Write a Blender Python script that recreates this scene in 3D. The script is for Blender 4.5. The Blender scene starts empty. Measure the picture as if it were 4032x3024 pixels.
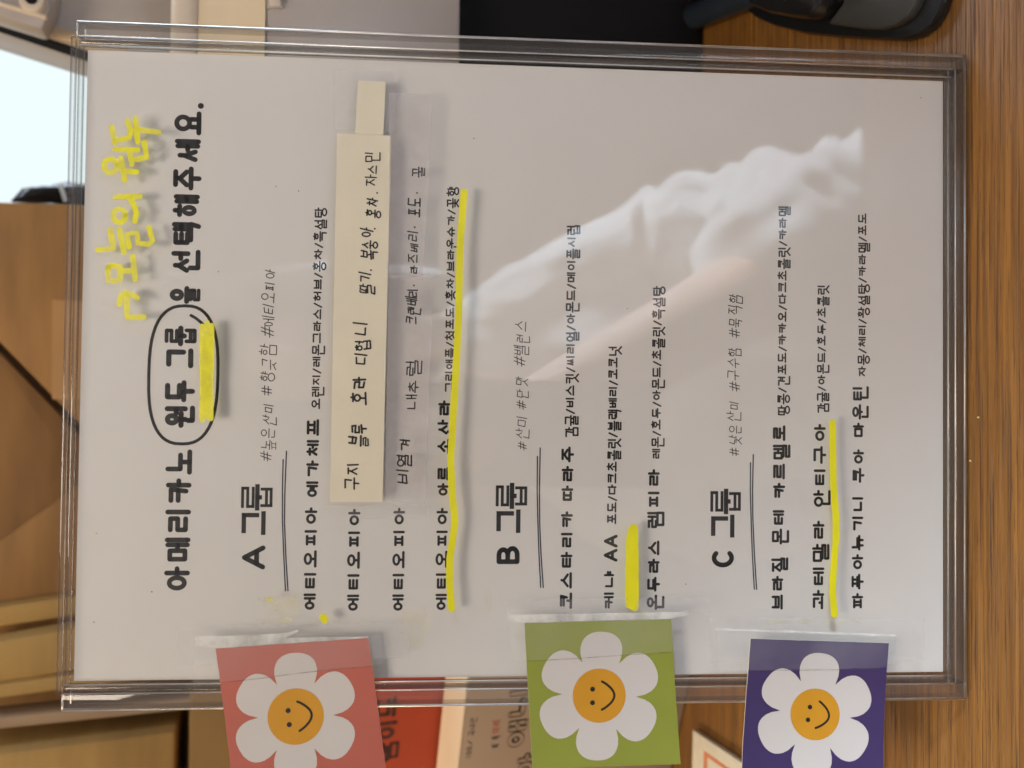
import bpy, bmesh, math, random
from mathutils import Matrix, Vector, noise
random.seed(7)
R = math.radians
SC = bpy.context.scene
COL = SC.collection

# ------------------------------------------------------------------ frames
LEAN = R(16)                                   # the holder leans back
def rod(r):
    v = Vector(r); return Matrix.Rotation(v.length, 3, v.normalized())
RS = rod((.0572836, .0191104, -.0114439))       # sheet frame -> upright camera frame
TS = Vector((-101.4825, -152.0347, -260.8382))
FPX = 2912.0
MS = Matrix(((1, 0, 0, -.105), (0, math.sin(LEAN), -math.cos(LEAN), 0.0),
             (0, math.cos(LEAN), math.sin(LEAN), .0065), (0, 0, 0, 1)))   # sheet frame (m) -> world
CL = -(RS.transposed() @ TS)                    # lens in the sheet frame, mm
def ray(px, py):
    return RS.transposed() @ Vector(((3024 - py - 1512) / FPX, -(px - 2016) / FPX, -1))
def at(px, py, h=0.0):                          # measured spot -> mm on the plane h mm in front of the sheet
    d = ray(px, py); t = (h - CL.z) / d.z
    p = CL + d * t
    return Vector((p.x, p.y, h))
CW = MS @ (CL * .001)
def wy(px, py, y):                              # measured spot -> world point at depth y
    d = MS.to_3x3() @ ray(px, py)
    return CW + d * ((y - CW.y) / d.y)
def wz(px, py, z=0.0):                          # measured spot -> world point at height z
    d = MS.to_3x3() @ ray(px, py)
    return CW + d * ((z - CW.z) / d.z)

# ------------------------------------------------------------------ camera, world, lamps, exposure
cam = bpy.data.cameras.new('camera'); co = bpy.data.objects.new('camera', cam); COL.objects.link(co)
cam.sensor_fit = 'HORIZONTAL'; cam.sensor_width = 36; cam.lens = FPX / 4032 * 36
cam.clip_start = .004; cam.clip_end = 50
Mc = MS.to_3x3() @ RS.transposed() @ Matrix(((0, 1, 0), (-1, 0, 0), (0, 0, 1)))
co.matrix_world = Matrix.Translation(CW) @ Mc.to_4x4()
cam.dof.use_dof = True; cam.dof.focus_distance = .262; cam.dof.aperture_fstop = 26.0 / 3.3
SC.camera = co
W = bpy.data.worlds.new('World'); SC.world = W; W.use_nodes = True
bgn = W.node_tree.nodes['Background']
bgn.inputs[0].default_value = (.56, .53, .57, 1); bgn.inputs[1].default_value = .38
def area(name, loc, target, size, power, col, size_y=None):
    l = bpy.data.lights.new(name, 'AREA'); o = bpy.data.objects.new(name, l); COL.objects.link(o)
    l.size = size; l.energy = power; l.color = col
    if size_y: l.shape = 'RECTANGLE'; l.size_y = size_y
    o.location = loc
    o.rotation_euler = (Vector(target) - Vector(loc)).to_track_quat('-Z', 'Y').to_euler()
    return o
area('ceiling_lamp', (-.15, -.36, 1.02), (0, .02, .12), .32, 5.3, (1, .84, .67))
area('side_lamp', (-.95, .10, .62), (-.12, .16, .05), .25, 6.0, (1, .74, .44))
wl = area('window_light', (1.30, -.98, .62), (.03, -.70, .10), .45, 62, (.74, .86, 1), .6); wl.data.spread = R(36)
area('back_window_light', (.75, .50, .66), (.12, 0, .15), .45, 5.5, (.74, .87, 1), .6)
SC.view_settings.view_transform = 'Standard'; SC.view_settings.look = 'None'
SC.view_settings.exposure = 0; SC.view_settings.gamma = 1
SC.render.engine = 'CYCLES'
SC.cycles.max_bounces = 16; SC.cycles.transmission_bounces = 14; SC.cycles.glossy_bounces = 8
SC.cycles.transparent_max_bounces = 40; SC.cycles.use_denoising = True
SC.cycles.sample_clamp_indirect = 8; SC.cycles.blur_glossy = .1; SC.cycles.use_adaptive_sampling = False

# ------------------------------------------------------------------ materials
def nodes(name):
    m = bpy.data.materials.new(name); m.use_nodes = True
    nt = m.node_tree; nt.nodes.clear()
    out = nt.nodes.new('ShaderNodeOutputMaterial')
    return m, nt, out
def N(nt, t, **kw):
    n = nt.nodes.new(t)
    for k, v in kw.items():
        if k[0] == 'i' and k[1:].isdigit(): n.inputs[int(k[1:])].default_value = v
        else: setattr(n, k, v)
    return n
def rgba(c): return (c[0], c[1], c[2], 1)
def pm(name, col, rough=.5, var=.06, scale=60, bump=.0, bscale=400, spec=.5, metal=0, stretch=(1, 1, 1), coat=0):
    m, nt, out = nodes(name)
    p = N(nt, 'ShaderNodeBsdfPrincipled'); p.inputs['Roughness'].default_value = rough
    p.inputs['Specular IOR Level'].default_value = spec; p.inputs['Metallic'].default_value = metal
    p.inputs['Coat Weight'].default_value = coat
    tc = N(nt, 'ShaderNodeTexCoord'); mp = N(nt, 'ShaderNodeMapping'); mp.inputs['Scale'].default_value = stretch
    nt.links.new(tc.outputs['Object'], mp.inputs['Vector'])
    nz = N(nt, 'ShaderNodeTexNoise'); nz.inputs['Scale'].default_value = scale; nz.inputs['Detail'].default_value = 5
    nt.links.new(mp.outputs[0], nz.inputs['Vector'])
    cr = N(nt, 'ShaderNodeValToRGB')
    a = [max(0, c * (1 - var)) for c in col]; b = [min(1, c * (1 + var)) for c in col]
    cr.color_ramp.elements[0].position = .3; cr.color_ramp.elements[1].position = .7
    cr.color_ramp.elements[0].color = rgba(a); cr.color_ramp.elements[1].color = rgba(b)
    nt.links.new(nz.outputs[0], cr.inputs[0]); nt.links.new(cr.outputs[0], p.inputs['Base Color'])
    if bump:
        n2 = N(nt, 'ShaderNodeTexNoise'); n2.inputs['Scale'].default_value = bscale; n2.inputs['Detail'].default_value = 3
        nt.links.new(mp.outputs[0], n2.inputs['Vector'])
        bp = N(nt, 'ShaderNodeBump'); bp.inputs['Strength'].default_value = bump; bp.inputs['Distance'].default_value = .0006
        nt.links.new(n2.outputs[0], bp.inputs['Height']); nt.links.new(bp.outputs[0], p.inputs['Normal'])
    nt.links.new(p.outputs[0], out.inputs[0])
    return m
def schlick(nt, f0):
    lw = N(nt, 'ShaderNodeLayerWeight'); lw.inputs['Blend'].default_value = .5
    pw = N(nt, 'ShaderNodeMath', operation='POWER', i1=5.0); nt.links.new(lw.outputs['Facing'], pw.inputs[0])
    ma = N(nt, 'ShaderNodeMath', operation='MULTIPLY_ADD', i1=1 - f0, i2=f0); nt.links.new(pw.outputs[0], ma.inputs[0])
    return ma
def clear_sheet(name, f0=.036, tint=(.985, .99, .985), rough=.015):
    m, nt, out = nodes(name)
    f = schlick(nt, f0)
    t = N(nt, 'ShaderNodeBsdfTransparent'); t.inputs[0].default_value = rgba(tint)
    g = N(nt, 'ShaderNodeBsdfGlossy'); g.inputs['Roughness'].default_value = rough
    tc = N(nt, 'ShaderNodeTexCoord')
    nz = N(nt, 'ShaderNodeTexNoise'); nz.inputs['Scale'].default_value = 9; nz.inputs['Detail'].default_value = 1
    nt.links.new(tc.outputs['Object'], nz.inputs['Vector'])
    bp = N(nt, 'ShaderNodeBump'); bp.inputs['Strength'].default_value = .035; bp.inputs['Distance'].default_value = .01
    nt.links.new(nz.outputs[0], bp.inputs['Height']); nt.links.new(bp.outputs[0], g.inputs['Normal'])
    mx = N(nt, 'ShaderNodeMixShader')
    nt.links.new(f.outputs[0], mx.inputs[0]); nt.links.new(t.outputs[0], mx.inputs[1]); nt.links.new(g.outputs[0], mx.inputs[2])
    nt.links.new(mx.outputs[0], out.inputs[0])
    return m
def film(name, col, alpha, var=.5, scale=60, rough=.25, f0=.04, lo=None, seed=0.0):
    """thin see-through layer: tape, smears, marker film; alpha mottled by noise"""
    m, nt, out = nodes(name)
    p = N(nt, 'ShaderNodeBsdfPrincipled'); p.inputs['Base Color'].default_value = rgba(col)
    p.inputs['Roughness'].default_value = rough; p.inputs['Specular IOR Level'].default_value = .5
    t = N(nt, 'ShaderNodeBsdfTransparent')
    tc = N(nt, 'ShaderNodeTexCoord')
    mp = N(nt, 'ShaderNodeMapping'); mp.inputs['Location'].default_value = (seed, seed * .7, 0)
    nt.links.new(tc.outputs['Object'], mp.inputs['Vector'])
    nz = N(nt, 'ShaderNodeTexNoise'); nz.inputs['Scale'].default_value = scale; nz.inputs['Detail'].default_value = 4
    nt.links.new(mp.outputs[0], nz.inputs['Vector'])
    mr = N(nt, 'ShaderNodeMapRange'); mr.inputs[1].default_value = .35; mr.inputs[2].default_value = .65
    mr.inputs[3].default_value = alpha * (1 - var) if lo is None else lo; mr.inputs[4].default_value = min(1, alpha * (1 + var))
    nt.links.new(nz.outputs[0], mr.inputs[0])
    mx = N(nt, 'ShaderNodeMixShader')
    nt.links.new(mr.outputs[0], mx.inputs[0]); nt.links.new(t.outputs[0], mx.inputs[1]); nt.links.new(p.outputs[0], mx.inputs[2])
    nt.links.new(mx.outputs[0], out.inputs[0])
    return m
def glass(name, col=(.975, .98, .975), rough=0.0):
    m, nt, out = nodes(name)
    g = N(nt, 'ShaderNodeBsdfGlass'); g.inputs['IOR'].default_value = 1.49
    g.inputs['Roughness'].default_value = rough; g.inputs['Color'].default_value = rgba(col)
    nt.links.new(g.outputs[0], out.inputs[0]); return m
def wood():
    m, nt, out = nodes('oak veneer')
    p = N(nt, 'ShaderNodeBsdfPrincipled'); p.inputs['Roughness'].default_value = .38
    tc = N(nt, 'ShaderNodeTexCoord')
    def nz(scale, det, sx, sy, dist=0, rough=.55):
        mp = N(nt, 'ShaderNodeMapping'); mp.inputs['Scale'].default_value = (sx, sy, 1)
        mp.inputs['Rotation'].default_value = (0, 0, R(4.0))
        nt.links.new(tc.outputs['Object'], mp.inputs['Vector'])
        n = N(nt, 'ShaderNodeTexNoise'); n.inputs['Scale'].default_value = scale; n.inputs['Detail'].default_value = det
        n.inputs['Distortion'].default_value = dist; n.inputs['Roughness'].default_value = rough
        nt.links.new(mp.outputs[0], n.inputs['Vector']); return n
    broad = nz(3, 3, 1.0, 14, .4); fine = nz(10, 5, .8, 62, .2, .66); pores = nz(14, 3, 1.0, 105, .15, .6)
    cr = N(nt, 'ShaderNodeValToRGB'); e = cr.color_ramp.elements
    e[0].position = .25; e[0].color = (.070, .026, .005, 1); e[1].position = .75; e[1].color = (.30, .140, .028, 1)
    x = e.new(.5); x.color = (.165, .072, .014, 1)
    mixf = N(nt, 'ShaderNodeMath', operation='MULTIPLY_ADD', i1=.85); nt.links.new(fine.outputs[0], mixf.inputs[0])
    b2 = N(nt, 'ShaderNodeMath', operation='MULTIPLY', i1=.28); nt.links.new(broad.outputs[0], b2.inputs[0])
    nt.links.new(b2.outputs[0], mixf.inputs[2]); nt.links.new(mixf.outputs[0], cr.inputs[0])
    fl = nz(60, 2, 1.1, 34, .1, .5); flr = N(nt, 'ShaderNodeMapRange'); flr.inputs[1].default_value = .60; flr.inputs[2].default_value = .66; flr.inputs[3].default_value = 0; flr.inputs[4].default_value = .55
    nt.links.new(fl.outputs[0], flr.inputs[0])
    pr = N(nt, 'ShaderNodeMapRange'); pr.inputs[1].default_value = .53; pr.inputs[2].default_value = .62
    pr.inputs[3].default_value = 0; pr.inputs[4].default_value = .75
    nt.links.new(pores.outputs[0], pr.inputs[0])
    mc = N(nt, 'ShaderNodeMix', data_type='RGBA'); mc.inputs[7].default_value = (.040, .014, .003, 1)
    nt.links.new(pr.outputs[0], mc.inputs[0]); nt.links.new(cr.outputs[0], mc.inputs[6])
    mc2 = N(nt, 'ShaderNodeMix', data_type='RGBA'); mc2.inputs[7].default_value = (.050, .018, .004, 1)
    nt.links.new(flr.outputs[0], mc2.inputs[0]); nt.links.new(mc.outputs[2], mc2.inputs[6])
    nt.links.new(mc2.outputs[2], p.inputs['Base Color'])
    bp = N(nt, 'ShaderNodeBump'); bp.inputs['Strength'].default_value = .35; bp.inputs['Distance'].default_value = .0005; bp.invert = True
    nt.links.new(pr.outputs[0], bp.inputs['Height']); nt.links.new(bp.outputs[0], p.inputs['Normal'])
    nt.links.new(p.outputs[0], out.inputs[0]); return m
def bar_glass(name):
    """clear acrylic strip: lets light through, longer path (darker) at its rounded edges, mirror-like at glancing angles"""
    m, nt, out = nodes(name)
    f = schlick(nt, .045)
    lw = N(nt, 'ShaderNodeLayerWeight'); lw.inputs['Blend'].default_value = .5
    cr = N(nt, 'ShaderNodeValToRGB'); e = cr.color_ramp.elements
    e[0].position = .12; e[0].color = (.965, .968, .965, 1); e[1].position = .9; e[1].color = (.50, .49, .48, 1)
    x = e.new(.4); x.color = (.74, .735, .73, 1)
    nt.links.new(lw.outputs['Facing'], cr.inputs[0])
    t = N(nt, 'ShaderNodeBsdfTransparent'); nt.links.new(cr.outputs[0], t.inputs[0])
    g = N(nt, 'ShaderNodeBsdfGlossy'); g.inputs['Roughness'].default_value = .05
    d = N(nt, 'ShaderNodeBsdfDiffuse'); d.inputs[0].default_value = (.8, .79, .78, 1)
    m2 = N(nt, 'ShaderNodeMixShader'); m2.inputs[0].default_value = .035
    nt.links.new(t.outputs[0], m2.inputs[1]); nt.links.new(d.outputs[0], m2.inputs[2])
    mx = N(nt, 'ShaderNodeMixShader'); nt.links.new(f.outputs[0], mx.inputs[0])
    nt.links.new(m2.outputs[0], mx.inputs[1]); nt.links.new(g.outputs[0], mx.inputs[2])
    nt.links.new(mx.outputs[0], out.inputs[0]); return m
def polished(name):
    """polished rim facets, totally reflecting from inside the acrylic"""
    m, nt, out = nodes(name)
    g = N(nt, 'ShaderNodeBsdfGlossy'); g.inputs['Roughness'].default_value = .34; g.inputs[0].default_value = (.98, .985, .985, 1)
    t = N(nt, 'ShaderNodeBsdfTransparent')
    tc = N(nt, 'ShaderNodeTexCoord'); nz = N(nt, 'ShaderNodeTexNoise'); nz.inputs['Scale'].default_value = 26; nz.inputs['Detail'].default_value = 3
    nt.links.new(tc.outputs['Object'], nz.inputs['Vector'])
    mr = N(nt, 'ShaderNodeMapRange'); mr.inputs[1].default_value = .36; mr.inputs[2].default_value = .62; mr.inputs[3].default_value = .45; mr.inputs[4].default_value = 1
    nt.links.new(nz.outputs[0], mr.inputs[0])
    mx = N(nt, 'ShaderNodeMixShader'); nt.links.new(mr.outputs[0], mx.inputs[0]); nt.links.new(t.outputs[0], mx.inputs[1]); nt.links.new(g.outputs[0], mx.inputs[2])
    nt.links.new(mx.outputs[0], out.inputs[0]); return m
def emit(name, col, s):
    m, nt, out = nodes(name)
    e = N(nt, 'ShaderNodeEmission'); e.inputs[0].default_value = rgba(col); e.inputs[1].default_value = s
    nt.links.new(e.outputs[0], out.inputs[0]); return m

M = dict(
    wood=wood(),
    paper=pm('white copy paper', (.76, .745, .735), .7, .015, 40, .04, 900),
    ink=pm('black printing ink', (.012, .012, .013), .6, .1),
    pen=pm('thin dark pen ink', (.02, .02, .026), .5, .2),
    bluepen=pm('blue black pen ink', (.022, .03, .055), .45, .3, 300),
    felt=pm('felt pen ink', (.014, .013, .014), .5, .1),
    cream=pm('cream label paper', (.70, .665, .53), .65, .03, 50, .05, 900),
    sheet=clear_sheet('clear acrylic sheet'),
    bar=bar_glass('clear acrylic bar'), polish=polished('polished acrylic edge'),
    yellow=pm('fluorescent yellow marker', (.78, .76, .012), .45, .06, 90),
    yellow_thin=film('thin yellow marker', (.80, .78, .02), .88, .14, 160, .5),
    yellow_smear=film('yellow smear', (.78, .74, .10), .07, .9, 160, .6, lo=0),
    green_smear=film('pale green smear', (.55, .78, .42), .18, .9, 90, .6, lo=0),
    tape=film('clear tape', (.80, .82, .84), .10, .4, 45, .25),
    tape_frost=film('frosted old tape', (.62, .63, .66), .15, .35, 70, .35),
    tape_edge=film('lifted tape edge', (.86, .90, .88), .50, .45, 120, .2),
    label_film=film('clear film label', (.66, .64, .66), .16, .2, 70, .35),
    coral=pm('coral print', (.46, .12, .085), .5, .05, 35, .03, 900),
    lime=pm('olive green print', (.255, .30, .042), .5, .05, 35, .03, 900),
    violet=pm('deep violet print', (.046, .030, .115), .5, .08, 35, .03, 900),
    petal=pm('off white print', (.60, .58, .56), .55, .02, 40),
    mustard=pm('mustard print', (.60, .29, .018), .5, .04, 60),
    cardback=pm('white card stock', (.72, .68, .56), .7, .05, 200),
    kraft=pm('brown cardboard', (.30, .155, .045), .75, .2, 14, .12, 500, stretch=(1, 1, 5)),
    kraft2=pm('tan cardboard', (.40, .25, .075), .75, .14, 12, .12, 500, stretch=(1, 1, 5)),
    kraft_shade=pm('gap shade cardboard', (.15, .075, .02), .8, .12, 20),
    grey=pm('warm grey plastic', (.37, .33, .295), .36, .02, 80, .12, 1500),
    greylip=pm('light grey plastic', (.58, .50, .40), .32, .03, 80, .08, 1500),
    black=pm('black plastic', (.008, .009, .010), .30, .1, 40, .05, 900),
    blackmat=pm('matt black plastic', (.006, .006, .006), .85, .1, 40, spec=.15),
    blackfilm=pm('shiny black film', (.010, .010, .011), .22, .2, 30),
    darkgrey=pm('dark grey plastic', (.035, .034, .030), .45, .08, 40, .06, 900),
    screw=pm('dark screw metal', (.10, .09, .08), .35, .1, 200, metal=.8),
    orange=pm('orange red carton print', (.34, .036, .004), .55, .06, 25),
    orange_ink=pm('dark print on orange', (.05, .010, .006), .6, .1),
    carton_lit=pm('white carton lit tone', (.70, .58, .42), .7, .03, 40),  # white board with light from above put into its colour
    carton=pm('white carton shade tone', (.36, .27, .195), .7, .03, 40),  # same white board with the front's shade put into its colour
    redink=pm('faded red print', (.50, .17, .10), .6, .1),
    greyink=pm('grey print', (.22, .18, .15), .6, .1),
    panel=emit('lit white panel', (.86, .97, 1), 1.03),
    skin=pm('skin', (.50, .27, .18), .5, .06, 40),
    shirt=pm('white cotton', (.80, .81, .83), .85, .03, 80, .3, 900),
    hair=pm('black hair', (.015, .012, .011), .5, .2, 200),
    phone=pm('dark phone back', (.02, .02, .022), .25, .05),
    trousers=pm('dark blue denim', (.03, .04, .07), .8, .1, 200),
)

# ------------------------------------------------------------------ object helpers
def link(name, verts, faces, mat, parent=None, mw=None, smooth=False):
    me = bpy.data.meshes.new(name)
    me.from_pydata([tuple(v) for v in verts], [], faces)
    me.update()
    if mat: me.materials.append(mat)
    if smooth: me.polygons.foreach_set('use_smooth', [True] * len(me.polygons))
    o = bpy.data.objects.new(name, me); COL.objects.link(o)
    if parent is not None: o.parent = parent
    elif mw is not None: o.matrix_world = mw
    return o
def tag(o, label=None, cat=None, group=None, kind=None):
    if label: o['label'] = label
    if cat: o['category'] = cat
    if group: o['group'] = group
    if kind: o['kind'] = kind
    return o
def empty(name, mw, label, cat, group=None):
    o = bpy.data.objects.new(name, None); COL.objects.link(o); o.matrix_world = mw
    o.empty_display_size = .01
    return tag(o, label, cat, group)
class Geo:
    """collects geometry; becomes ONE mesh object"""
    def __init__(s): s.v = []; s.f = []
    def add(s, v, f):
        n = len(s.v); s.v += [Vector(a) for a in v]; s.f += [tuple(i + n for i in q) for q in f]
    def box(s, a, b):
        x0, y0, z0 = a; x1, y1, z1 = b
        s.add([(x0, y0, z0), (x1, y0, z0), (x1, y1, z0), (x0, y1, z0), (x0, y0, z1), (x1, y0, z1), (x1, y1, z1), (x0, y1, z1)],
              [(3, 2, 1, 0), (4, 5, 6, 7), (0, 1, 5, 4), (1, 2, 6, 5), (2, 3, 7, 6), (3, 0, 4, 7)])
    def prism(s, poly, d):                       # poly: list of Vector, CCW seen from -d ... extruded by vector d
        n = len(poly); v = [Vector(p) for p in poly] + [Vector(p) + Vector(d) for p in poly]
        s.add(v, [tuple(range(n))[::-1], tuple(range(n, 2 * n))] + [(i, (i + 1) % n, n + (i + 1) % n, n + i) for i in range(n)])
    def tube(s, pts, rad, seg=12, caps=True):
        pts = [Vector(p) for p in pts]; rings = []
        up = Vector((0, 0, 1))
        for i, p in enumerate(pts):
            d = (pts[min(i + 1, len(pts) - 1)] - pts[max(i - 1, 0)]).normalized()
            a = d.cross(up);
            if a.length < 1e-4: a = d.cross(Vector((1, 0, 0)))
            a.normalize(); b = d.cross(a); r = rad[i] if isinstance(rad, (list, tuple)) else rad
            rings.append([p + (a * math.cos(t) + b * math.sin(t)) * r for t in [2 * math.pi * k / seg for k in range(seg)]])
        v = [q for r_ in rings for q in r_]; f = []
        for i in range(len(pts) - 1):
            for k in range(seg):
                f.append((i * seg + k, i * seg + (k + 1) % seg, (i + 1) * seg + (k + 1) % seg, (i + 1) * seg + k))
        if caps: f += [tuple(range(seg))[::-1], tuple((len(pts) - 1) * seg + k for k in range(seg))]
        s.add(v, f)
    def build(s, name, mat, parent=None, mw=None, base=Vector((0, 0, 0)), k=1.0, bevel=0, seg=2, smooth=False):
        o = link(name, [(v - base) * k for v in s.v], s.f, mat, parent, mw, smooth)
        bm = bmesh.new(); bm.from_mesh(o.data); bmesh.ops.recalc_face_normals(bm, faces=bm.faces)
        if bevel:
            bmesh.ops.bevel(bm, geom=[e for e in bm.edges if len(e.link_faces) == 2 and e.calc_face_angle(0) > .5], offset=bevel, segments=seg, affect='EDGES', profile=.5)
        bm.to_mesh(o.data); bm.free()
        if bevel or smooth:
            o.data.polygons.foreach_set('use_smooth', [True] * len(o.data.polygons))
            try: o.data.set_sharp_from_angle(angle=R(35))
            except Exception: pass
        return o
def sheet_mw(base):                               # world matrix of a thing based at sheet point (mm)
    return MS @ Matrix.Translation(Vector(base) * .001)

# ------------------------------------------------------------------ Hangul pen strokes
def arc(cx, cy, rx, ry, a0, a1, n=10):
    return [(cx + rx * math.cos(R(a0 + (a1 - a0) * i / n)), cy + ry * math.sin(R(a0 + (a1 - a0) * i / n))) for i in range(n + 1)]
CONS = {
    'ㄱ': [[(0, 1), (1, 1), (.86, 0)]], 'ㄴ': [[(0, 1), (0, 0), (1, 0)]], 'ㄷ': [[(1, 1), (0, 1), (0, 0), (1, 0)]],
    'ㄹ': [[(0, 1), (1, 1), (1, .52), (0, .52), (0, 0), (1, 0)]], 'ㅁ': [[(0, 1), (1, 1), (1, 0), (0, 0), (0, 1)]],
    'ㅂ': [[(0, 1), (0, 0), (1, 0), (1, 1)], [(0, .5), (1, .5)]], 'ㅅ': [[(.52, 1), (.5, .72), (0, 0)], [(.5, .66), (1, 0)]],
    'ㅇ': ['O'], 'ㅈ': [[(0, 1), (1, 1)], [(.55, 1), (.5, .66), (0, 0)], [(.5, .6), (1, 0)]],
    'ㅊ': [[(.5, 1.22), (.5, 1)], [(0, .9), (1, .9)], [(.55, .9), (.5, .6), (0, 0)], [(.5, .56), (1, 0)]],
    'ㅋ': [[(0, 1), (1, 1), (.84, 0)], [(0, .52), (.94, .52)]], 'ㅌ': [[(1, 1), (0, 1), (0, 0), (1, 0)], [(0, .5), (1, .5)]],
    'ㅍ': [[(0, 1), (1, 1)], [(0, 0), (1, 0)], [(.28, 1), (.28, 0)], [(.72, 1), (.72, 0)]],
    'ㅎ': [[(.5, 1.25), (.5, 1.1)], [(0, .95), (1, .95)], 'o'],
}
for a, b in (('ㄲ', 'ㄱ'), ('ㄸ', 'ㄷ'), ('ㅃ', 'ㅂ'), ('ㅆ', 'ㅅ'), ('ㅉ', 'ㅈ')):
    CONS[a] = [[(x * .42 + o, y) for x, y in s] for o in (0, .58) for s in CONS[b]]
LEAD = 'ㄱㄲㄴㄷㄸㄹㅁㅂㅃㅅㅆㅇㅈㅉㅊㅋㅌㅍㅎ'
VOW = 'ㅏㅐㅑㅒㅓㅔㅕㅖㅗㅘㅙㅚㅛㅜㅝㅞㅟㅠㅡㅢㅣ'
TAIL = ['', 'ㄱ', 'ㄲ', 'ㄳ', 'ㄴ', 'ㄵ', 'ㄶ', 'ㄷ', 'ㄹ', 'ㄺ', 'ㄻ', 'ㄼ', 'ㄽ', 'ㄾ', 'ㄿ', 'ㅀ', 'ㅁ', 'ㅂ', 'ㅄ', 'ㅅ', 'ㅆ', 'ㅇ', 'ㅈ', 'ㅊ', 'ㅋ', 'ㅌ', 'ㅍ', 'ㅎ']
SPLIT = {'ㅘ': ('ㅗ', 'ㅏ'), 'ㅙ': ('ㅗ', 'ㅐ'), 'ㅚ': ('ㅗ', 'ㅣ'), 'ㅝ': ('ㅜ', 'ㅓ'), 'ㅞ': ('ㅜ', 'ㅔ'), 'ㅟ': ('ㅜ', 'ㅣ'), 'ㅢ': ('ㅡ', 'ㅣ')}
LATIN = {
    'A': [[(.02, 0), (.5, 1), (.98, 0)], [(.2, .34), (.8, .34)]],
    'B': [[(.08, 0), (.08, 1), (.5, 1)] + arc(.52, .76, .34, .24, 90, -90, 8)[1:] + [(.08, .52)], [(.5, .52)] + arc(.54, .26, .40, .26, 90, -90, 8)[1:] + [(.08, 0)]],
    'C': [arc(.52, .5, .46, .5, 50, 310, 16)], '/': [[(.1, -.12), (.9, .95)]], '.': [[(.4, .06), (.42, .06)]], '·': [[(.45, .2), (.55, .28)]],
    '#': [[(.3, .0), (.42, 1)], [(.62, 0), (.74, 1)], [(.08, .66), (.98, .72)], [(.04, .3), (.94, .36)]],
    '%': [[(.1, 0), (.9, 1)]], '1': [[(.3, .8), (.5, 1), (.5, 0)]], '0': [arc(.5, .5, .36, .5, 0, 360, 14)],
    '•': [[(.4, .35), (.5, .35)]],
}
WID = {'/': .52, '.': .42, '·': .5, ' ': .5, '#': .92, 'A': .92, 'B': .9, 'C': .9, '•': .5, '1': .6, '0': .7}
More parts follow.
